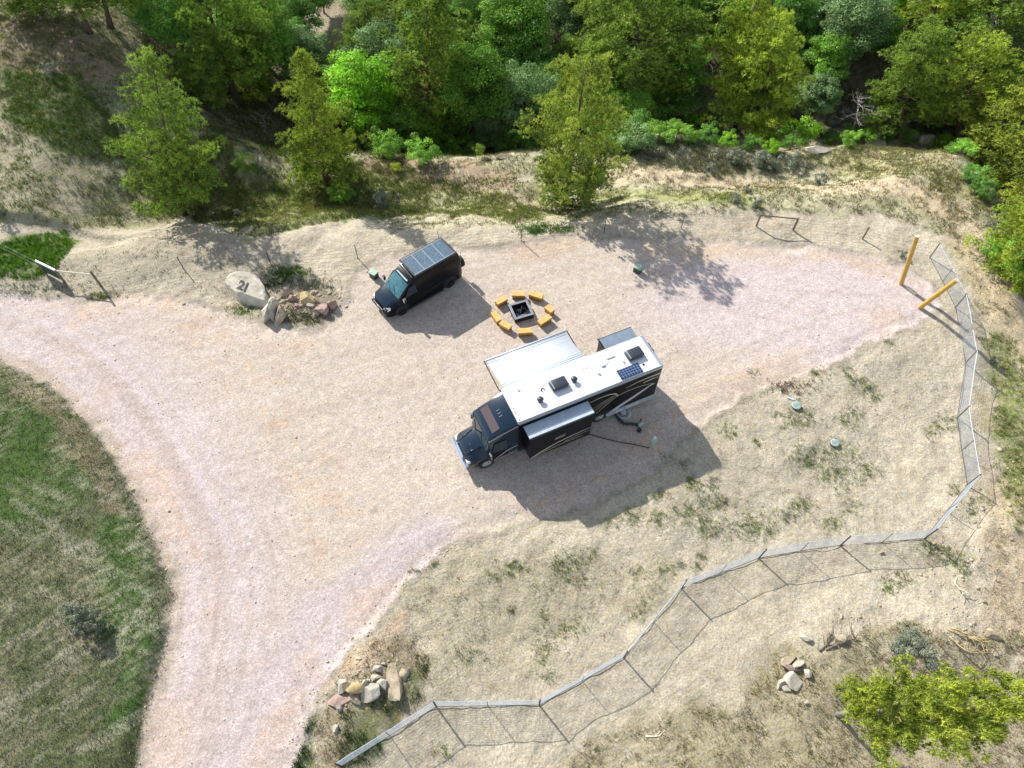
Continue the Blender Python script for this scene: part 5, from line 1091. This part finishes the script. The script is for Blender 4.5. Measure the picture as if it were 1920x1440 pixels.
    for k in range(n):
        a_ = x0 + .05 + (x1 - x0 - .1) * k / n; b_ = x0 + .05 + (x1 - x0 - .1) * (k + 1) / n
        so = MB().box(a_ + .01, b_ - .01, ya + .06, yb - .06, zt + .00, zt + .035, .006).build('solar_panel', 'vansolar', e)
        f = MB(); f.bar((b_, ya + .05, zt + .03), (b_, yb - .05, zt + .03), .035, .03) if k < n - 1 else None
        f.bar((a_, ya + .045, zt + .03), (b_, ya + .045, zt + .03), .04, .03).bar((a_, yb - .045, zt + .03), (b_, yb - .045, zt + .03), .04, .03); f.build('panel_frame', 'vanline', so)
    MB().bar((1.24, .30, 2.50), (1.24, 1.74, 2.50), .06, .10).build('light_bar', 'dark', e)
    MB().bar((.92, .42, 2.31), (.92, 1.62, 2.31), .10, .03).build('roof_trim', 'vanline', e)
    wp = MB(); wp.bar((-.02, .6, 1.50), (.25, 1.1, 1.74), .03).bar((-.02, 1.2, 1.50), (.22, 1.7, 1.70), .03); wp.build('wiper', 'dark', e)
    # rear carrier and spare wheel
    cr = MB(); cr.tube([(4.9, 1.35, .6), (5.0, 1.35, 1.0), (5.0, 1.35, 2.0), (4.88, 1.35, 2.3)], .025, 6).tube([(4.9, .72, .6), (5.0, .72, 1.0), (5.0, .72, 2.0)], .025, 6)
    for z in (.9, 1.25, 1.6, 1.95): cr.bar((5.0, .72, z), (5.0, 1.35, z), .03)
    cr.build('rear_carrier', 'dark', e)
    sw = wheel(e, 5.12, .55, .40, .26, -1, 'darkrim', 6); sw.name = 'spare_wheel'; sw.location = (5.10, .52, 1.25); sw.rotation_euler = (0, 0, R(90))
    MB().tube([(4.45, 1.9, 2.5), (4.48, 1.95, 3.3)], .015, 5).build('antenna', 'dark', e)
    MB().tube([(4.83, .09, 1.5), (4.9, .02, 2.75)], .02, 5).build('rear_pole', 'vanline', e)
    tag(e, 'black camper van with solar panels covering its roof rack', 'van'); return e
camper_van()

# ---- motorhome on a truck chassis, 12 m long
def motorhome():
    O = flat(912, 868, .45); e = empty('motorhome', (O[0], O[1], H_(O)), R(24.5)); ya, yb = -.13, 2.27; Yc = 1.07
    def t(b, *a, **k): return b.build(*a, **k)
    MB().box(1.92, 10.92, ya, yb, .78, 3.50, .03).build('house_body', 'black', e)
    MB().box(1.93, 10.95, ya - .01, yb + .01, 3.50, 3.80, .10, 3).build('roof_edge', 'grey', e)
    MB().box(1.94, 10.76, ya + .08, yb - .08, 3.79, 3.835, .02).build('roof', 'roofwhite', e)
    MB().box(10.86, 11.02, ya + .04, yb - .04, .85, 3.74, .08, 3).build('rear_cap', 'grey', e)
    MB().box(7.75, 10.98, ya - .012, yb + .012, .30, .80, .02).build('rear_skirt', 'grey', e)
    MB().box(1.95, 6.75, ya + .03, yb - .03, .40, .78, .02).build('side_skirt', 'dark', e)
    MB().box(.2, 10.6, .45, 1.7, .45, .8).build('chassis', 'dark', e)
    MB().box(10.95, 11.2, .3, 1.9, .5, .65, .03).build('rear_bumper', 'dark', e)
    w_ = ya - .012; S = MB(); y_ = ya - .004
    sw = MB(); sw.strip([(7.7, .52), (8.4, 1.02), (9.4, 1.52), (10.2, 2.0), (10.6, 2.25)], [.32, .30, .26, .19, .06], y_); sw.build('stripe', 'silver', e)
    s2 = MB(); s2.strip([(6.15, 2.90), (6.8, 3.02), (7.5, 3.0), (7.95, 2.82), (8.15, 2.55), (8.2, 2.36)], [.05, .07, .09, .11, .10, .06], y_)
    s2.strip([(8.22, 2.45), (8.9, 2.56), (9.8, 2.47), (10.5, 2.28)], [.04, .06, .05, .03], y_)
    s2.strip([(8.1, 2.62), (7.5, 2.48), (6.9, 2.2), (6.6, 2.05)], [.05, .05, .04, .02], y_); s2.strip([(8.12, 2.42), (7.4, 1.85), (6.9, 1.30)], [.05, .05, .03], y_)
    s2.strip([(7.9, 2.45), (7.3, 2.22), (6.7, 1.8)], .025, y_).strip([(7.8, 2.35), (7.2, 2.0), (6.75, 1.6)], .025, y_); s2.build('stripe', 'tan', e)
    s3 = MB(); s3.strip([(8.6, 2.95), (9.4, 3.12), (10.2, 3.14), (10.85, 3.1)], [.03, .08, .13, .16], y_); s3.strip([(9.9, 1.95), (10.3, 2.05), (10.75, 2.12)], [.05, .06, .04], y_); s3.strip([(9.8, 2.75), (10.3, 2.82), (10.8, 2.8)], [.08, .12, .05], y_); s3.build('stripe', 'tan', e)
    # near slide-out
    sx0, sx1, sy = 2.26, 6.08, -1.0
    so = MB().box(sx0, sx1, sy, ya + .02, .86, 3.25, .02).build('slide_out', 'black', e)
    MB().box(sx0 - .06, sx1 + .06, sy - .04, ya - .03, 3.27, 3.33, .02).build('slide_topper', 'slide', so)
    MB().tube([(sx0 - .05, sy - .02, 3.30), (sx1 + .05, sy - .02, 3.30)], .05, 10).build('topper_roller', 'dark', so)
    q = MB(); yf = sy - .004; q.strip([(2.28, .90), (2.9, 1.22), (3.9, 1.55), (5.0, 1.72), (6.05, 1.78)], [.08, .13, .11, .08, .04], yf).strip([(2.35, .92), (3.3, 1.12), (4.4, 1.22), (5.6, 1.18)], [.04, .06, .05, .03], yf).strip([(4.4, 1.32), (5.2, 1.48), (6.05, 1.5)], [.03, .04, .02], yf)
    q.strip([(3.75, 2.05), (4.4, 2.08)], .06, yf).strip([(3.8, 2.2), (4.45, 2.23)], .04, yf); q.build('stripe', 'tan', so)
    # far slide-out
    so = MB().box(8.78, 11.0, yb - .02, 3.42, .9, 3.02, .02).build('slide_out', 'black', e)
    MB().box(8.84, 10.98, yb + .02, 3.46, 3.03, 3.08, .02).build('slide_topper', 'slide2', so); MB().tube([(8.74, 3.46, 3.04), (11.0, 3.46, 3.04)], .045, 10).build('topper_roller', 'dark', so)
    # awning
    aw = MB(); n = 14; A = []
    for k in range(n + 1):
        t_ = k / n; y = yb + .12 + t_ * 2.82; z = 3.25 - .78 * t_ - .16 * math.sin(math.pi * t_) ; A.append((y, z))
    fab = MB(); x0_, x1_ = 2.32, 7.5
    vs = []
    for (y, z) in A: vs += [(x0_, y, z), (x1_, y, z)]
    for (y, z) in A: vs += [(x0_, y, z - .012), (x1_, y, z - .012)]
    m_ = len(A) * 2; fs = [(2 * k, 2 * k + 1, 2 * k + 3, 2 * k + 2) for k in range(n)] + [(m_ + 2 * k, m_ + 2 * k + 2, m_ + 2 * k + 3, m_ + 2 * k + 1) for k in range(n)] + [(2 * k, 2 * k + 2, m_ + 2 * k + 2, m_ + 2 * k) for k in range(n)] + [(2 * k + 1, m_ + 2 * k + 1, m_ + 2 * k + 3, 2 * k + 3) for k in range(n)]
    aw = empty('awning', (0, 0, 0)); aw.parent = e
    fo = fab.add(vs, fs).build('awning_fabric', 'awning', aw, True)
    bands = MB()
    for (t0, t1) in ((.0, .085), (.125, .155), (.19, .215), (.27, .28), (.90, .915), (.95, .96)):
        def pt(t_): return yb + .12 + t_ * 2.82, 3.25 - .78 * t_ - .16 * math.sin(math.pi * t_) + .006
        (a0, z0_), (a1, z1_) = pt(t0), pt(t1); bands.add([(x0_, a0, z0_), (x1_, a0, z0_), (x1_, a1, z1_), (x0_, a1, z1_)], [(0, 1, 2, 3)])
    bands.build('awning_stripe', 'awningband', aw)
    MB().tube([(x0_ - .08, A[-1][0], A[-1][1]), (x1_ + .08, A[-1][0], A[-1][1])], .055, 12).build('roller_tube', 'awning', aw, True)
    MB().box(2.1, 7.6, yb, yb + .13, 3.15, 3.32, .03).build('awning_case', 'silver', aw)
    for x in (x0_ - .14, x1_ + .12):
        MB().bar((x, A[-1][0], A[-1][1] - .02), (x, yb + .9, 2.35), .06, .05).bar((x, yb + .9, 2.35), (x, yb + .03, 2.9), .06, .05).bar((x + .0, yb + .75, 2.5), (x + .1, yb + .2, 2.3), .04).build('awning_arm', 'dark', aw)
    # roof gear
    def ac(x, y):
        a = MB(); a.box(x - .50, x + .50, y - .34, y + .34, 3.85, 4.14, .10, 3); o = a.build('air_conditioner', 'acgrey', e, True)
        g = MB(); [g.bar((x - .1 + k * .08, y - .22, 4.145), (x - .1 + k * .08, y + .22, 4.145), .02, .012) for k in range(7)]; g.build('vent_slot', 'dark', o)
        MB().box(x - .42, x - .36, y - .3, y + .3, 4.10, 4.15, .02).build('shroud_rib', 'grey', o)
    ac(4.95, 1.14); ac(9.76, 1.18)
    for x, y in ((3.58, .63), (5.86, 1.03)):
        vt = MB().tube([(x, y, 3.83), (x, y, 3.98), (x, y, 4.08), (x, y, 4.15)], [.13, .13, .19, .10], 18).build('vent_cap', 'acgrey', e, True)
    sp = MB().box(8.30, 9.68, -.02, .62, 3.86, 3.90, .006).build('solar_panel', 'solar', e); ln = MB()
    for k in range(1, 8): ln.bar((8.30 + 1.38 * k / 8, -.01, 3.903), (8.30 + 1.38 * k / 8, .61, 3.903), .012, .006)
    for k in range(1, 4): ln.bar((8.31, -.02 + .64 * k / 4, 3.904), (9.67, -.02 + .64 * k / 4, 3.904), .012, .006)
    ln.build('cell_lines', 'solarline', sp)
    MB().bar((3.9, 1.25, 3.87), (4.05, 1.35, 3.87), .03).bar((4.05, 1.35, 3.87), (4.15, 1.15, 3.87), .03).bar((3.9, 1.25, 3.87), (3.98, 1.08, 3.87), .03).build('roof_bracket', 'dark', e)
    MB().box(7.7, 7.95, 1.18, 1.26, 3.83, 3.90, .01).bar((7.95, 1.24, 3.87), (8.25, 1.42, 3.87), .02).build('tv_antenna', 'grey', e); MB().tube([(7.36, .85, 3.83), (7.36, .85, 3.90)], .07, 10).tube([(7.3, .88, 3.83), (7.3, .88, 3.86)], .05, 8).build('plumbing_vent', 'grey', e)
    MB().box(6.6, 7.1, 1.5, 1.95, 3.83, 3.86, .01).build('roof_hatch', 'lamp', e)
    MB().box(9.86, 10.0, .36, .44, 3.83, 3.88, .01).build('cable_entry', 'dark', e)
    for y in (.05, .55, .85): MB().box(2.02, 2.1, y - .05, y + .05, 3.83, 3.87, .01).build('roof_marker', 'grey', e)
    se = MB()
    for x in (3.1, 4.3, 5.5, 6.7, 7.9, 9.1, 10.3): se.bar((x, ya + .1, 3.836), (x, yb - .1, 3.836), .03, .006)
    se.build('roof_seam', 'sealant', e)
    ra = MB(); ra.bar((1.98, ya + .06, 3.84), (10.8, ya + .06, 3.84), .035, .02).bar((1.98, yb - .06, 3.84), (10.8, yb - .06, 3.84), .035, .02); ra.build('roof_rail', 'sealant', e)
    for x, y in ((4.95, 1.14), (9.76, 1.18)): MB().box(x - .6, x + .6, y - .43, y + .43, 3.832, 3.845, .004).build('sealant_patch', 'sealant', e)
    MB().box(8.2, 8.75, 1.55, 2.0, 3.83, 3.91, .03).build('roof_vent', 'roofwhite', e); MB().tube([(9.0, 1.0, 3.83), (9.0, 1.0, 3.9)], .06, 10).build('pipe_cap', 'grey', e); MB().tube([(2.8, 1.75, 3.83), (2.8, 1.75, 3.92)], .05, 10).build('pipe_cap', 'grey', e)
    # cab and its moulded cap
    st = [(.02, .60, 1.30, 1.80, 1.08, 1.12, .98, .06), (.30, .60, 1.36, 2.66, 1.10, 1.16, 1.03, .06), (.14, .60, 1.36, 2.78, 1.10, 1.17, 1.06, .08), (.22, .60, 1.36, 2.95, 1.10, 1.17, 1.05, .10), (.50, .60, 1.36, 3.10, 1.12, 1.18, 1.05, .12), (1.02, .60, 1.36, 3.34, 1.12, 1.19, 1.06, .14), (1.5, .60, 1.36, 3.54, 1.12, 1.19, 1.08, .14), (1.94, .60, 1.36, 3.66, 1.12, 1.19, 1.10, .14)]
    def pick(i, j):
        if i == 0 and 3 <= j <= 8: return 'windscreen'
        return 'cab'
    loft(st, Yc, {'cab': 'blue', 'windscreen': 'glass'}, e, pick)
    sk = MB().add([(.53, Yc - .84, 3.155), (.53, Yc + .84, 3.155), (.985, Yc + .84, 3.365), (.985, Yc - .84, 3.365), (.53, Yc - .84, 3.10), (.53, Yc + .84, 3.10), (.985, Yc + .84, 3.31), (.985, Yc - .84, 3.31)], [(0, 3, 2, 1), (0, 1, 5, 4), (1, 2, 6, 5), (2, 3, 7, 6), (3, 0, 4, 7)]).build('skylight', 'brownglass', e)
    for k in range(3): MB().bar((1.22 , Yc - .22 + .2 * k, 3.47), (1.42, Yc - .22 + .2 * k, 3.55), .02).build('roof_light', 'grey', e)
    MB().tube([(.2, Yc - 1.13, 2.88), (1.0, Yc - 1.15, 3.2), (1.92, Yc - 1.18, 3.48)], .03, 6).build('drip_rail', 'chrome', e)
    hs = [(-1.12, .62, 1.06, 1.16, .62, .68, .44, .05), (-1.02, .60, 1.12, 1.34, .84, .88, .50, .07), (-.72, .62, 1.16, 1.50, .96, 1.02, .56, .08), (-.30, .62, 1.20, 1.64, 1.00, 1.06, .62, .08), (.06, .62, 1.26, 1.74, 1.04, 1.10, .72, .08)]
    loft(hs, Yc, {'bonnet': 'blue'}, e, lambda i, j: 'bonnet')
    rb = MB()
    for s in (-1, 1): rb.tube([(-1.0, Yc + s * .46, 1.335), (-.7, Yc + s * .50, 1.50), (-.1, Yc + s * .62, 1.70)], [.05, .045, .03], 8)
    rb.build('bonnet_crease', 'blue', e, True)
    MB().tube([(-.55, Yc - .1, 1.56), (-.55, Yc - .1, 1.575)], .07, 14).build('badge', 'dark', e)
    MB().prism([(-1.22, .46), (-1.30, .52), (-1.30, .74), (-1.22, .80), (-1.06, .80), (-1.06, .46)], Yc - 1.02, Yc + 1.02).build('bumper', 'chrome', e)
    MB().box(-1.20, -1.10, Yc - .46, Yc + .46, .74, 1.24, .04).build('grille', 'chrome', e)
    for s in (-1, 1):
        yy = Yc + s * .80; MB().box(-1.10, -.86, yy - .17, yy + .17, .88, 1.14, .07, 3).build('headlight', 'lamp', e)
        ye = Yc + s * 1.10
        fd = MB(); pts = [(.56 * math.cos(k * math.pi / 10), 0, .50 + .60 * math.sin(k * math.pi / 10)) for k in range(11)]
        fd.tube([(p[0], ye - s * .10, p[2]) for p in pts], .13, 8); fd.build('fender', 'blue', e, True)
        MB().box(.1, 1.9, min(ye - s * .1, ye + s * .06), max(ye - s * .1, ye + s * .06), .48, .60, .02).build('step', 'chrome', e)
        wheel(e, 0, Yc + s * 1.02, .48, .28, s, 'rim', 10)
        wheel(e, 7.28, Yc + s * 1.00, .48, .30, s, 'rim', 10); wheel(e, 7.28, Yc + s * .64, .48, .26, s, 'rim', 10)
        MB().add([(.35, Yc + s * 1.195, 1.55), (1.25, Yc + s * 1.20, 1.50), (1.25, Yc + s * 1.165, 2.45), (.50, Yc + s * 1.165, 2.45)], [(0, 1, 2, 3)]).build('door_window', 'glass', e)
        do = MB().box(.25, 1.32, min(Yc + s * 1.185, Yc + s * 1.20), max(Yc + s * 1.185, Yc + s * 1.20), .75, 1.48, .004).build('door', 'black', e); MB().bar((1.15, Yc + s * 1.22, 1.35), (1.28, Yc + s * 1.22, 1.35), .03).build('door_handle', 'chrome', do)
        mi = MB().box(.10, .22, min(Yc + s * 1.32, Yc + s * 1.56), max(Yc + s * 1.32, Yc + s * 1.56), 1.55, 2.05, .04).build('mirror', 'chrome', e); MB().bar((.25, Yc + s * 1.15, 1.62), (.16, Yc + s * 1.38, 1.66), .035).bar((.25, Yc + s * 1.15, 1.95), (.16, Yc + s * 1.38, 1.95), .035).build('mirror_arm', 'chrome', mi)
    ch = MB(); ch.strip([(.55, .82), (.9, 1.0), (1.2, 1.22), (1.9, 1.42)], [.05, .07, .09, .05], Yc - 1.206); ch.build('stripe', 'silver', e)
    MB().box(1.5, 1.94, Yc - 1.16, Yc + 1.16, .5, .62, .02).build('fuel_tank', 'chrome', e)
    for y in (.6, 1.5): MB().bar((.03, y, 1.86), (.16, y + .45, 2.3), .025).build('wiper', 'dark', e)
    MB().box(7.28 - .62, 7.28 + .62, ya - .02, ya, .86, 1.10, .008).build('wheel_arch_trim', 'dark', e)
    for x0_, x1_, z0_, z1_ in ((6.35, 6.7, .95, 1.25), (9.0, 9.9, .42, .7), (8.3, 8.8, .42, .7)): MB().box(x0_, x1_, ya - .028, ya - .014, z0_, z1_, .004).build('locker_door', 'silver', e)
    # rear ladder / bicycle rack
    la = MB()
    for y in (1.15, 1.55): la.tube([(11.05, y, 1.0), (11.14, y, 1.2), (11.14, y, 3.5), (10.9, y, 3.92)], .02, 6)
    for k in range(8): la.bar((11.14, 1.15, 1.2 + k * .32), (11.14, 1.55, 1.2 + k * .32), .025)
    la.build('ladder', 'dark', e); 
    hk = MB(); hk.tube([(11.2, 1.0, .75), (11.45, 1.0, .9), (11.4, 1.0, 1.9), (11.3, .8, 2.0)], .03, 6).tube([(11.4, .6, 1.5), (11.4, 1.35, 1.6)], .03, 6).tube([(11.35, .6, 1.5), (11.6, .55, 1.65)], .03, 6).tube([(11.35, 1.3, 1.6), (11.62, 1.3, 1.75)], .03, 6); hk.build('bike_rack', 'dark', e)
    for y in (.25, 1.9): MB().box(11.015, 11.04, y - .06, y + .06, 1.2, 1.7, .01).build('tail_light', 'red', e)
    tag(e, 'long black and grey motorhome with white roof, slide outs and open awning', 'motorhome'); return e
motorhome()
print('meshes', len(D.objects))
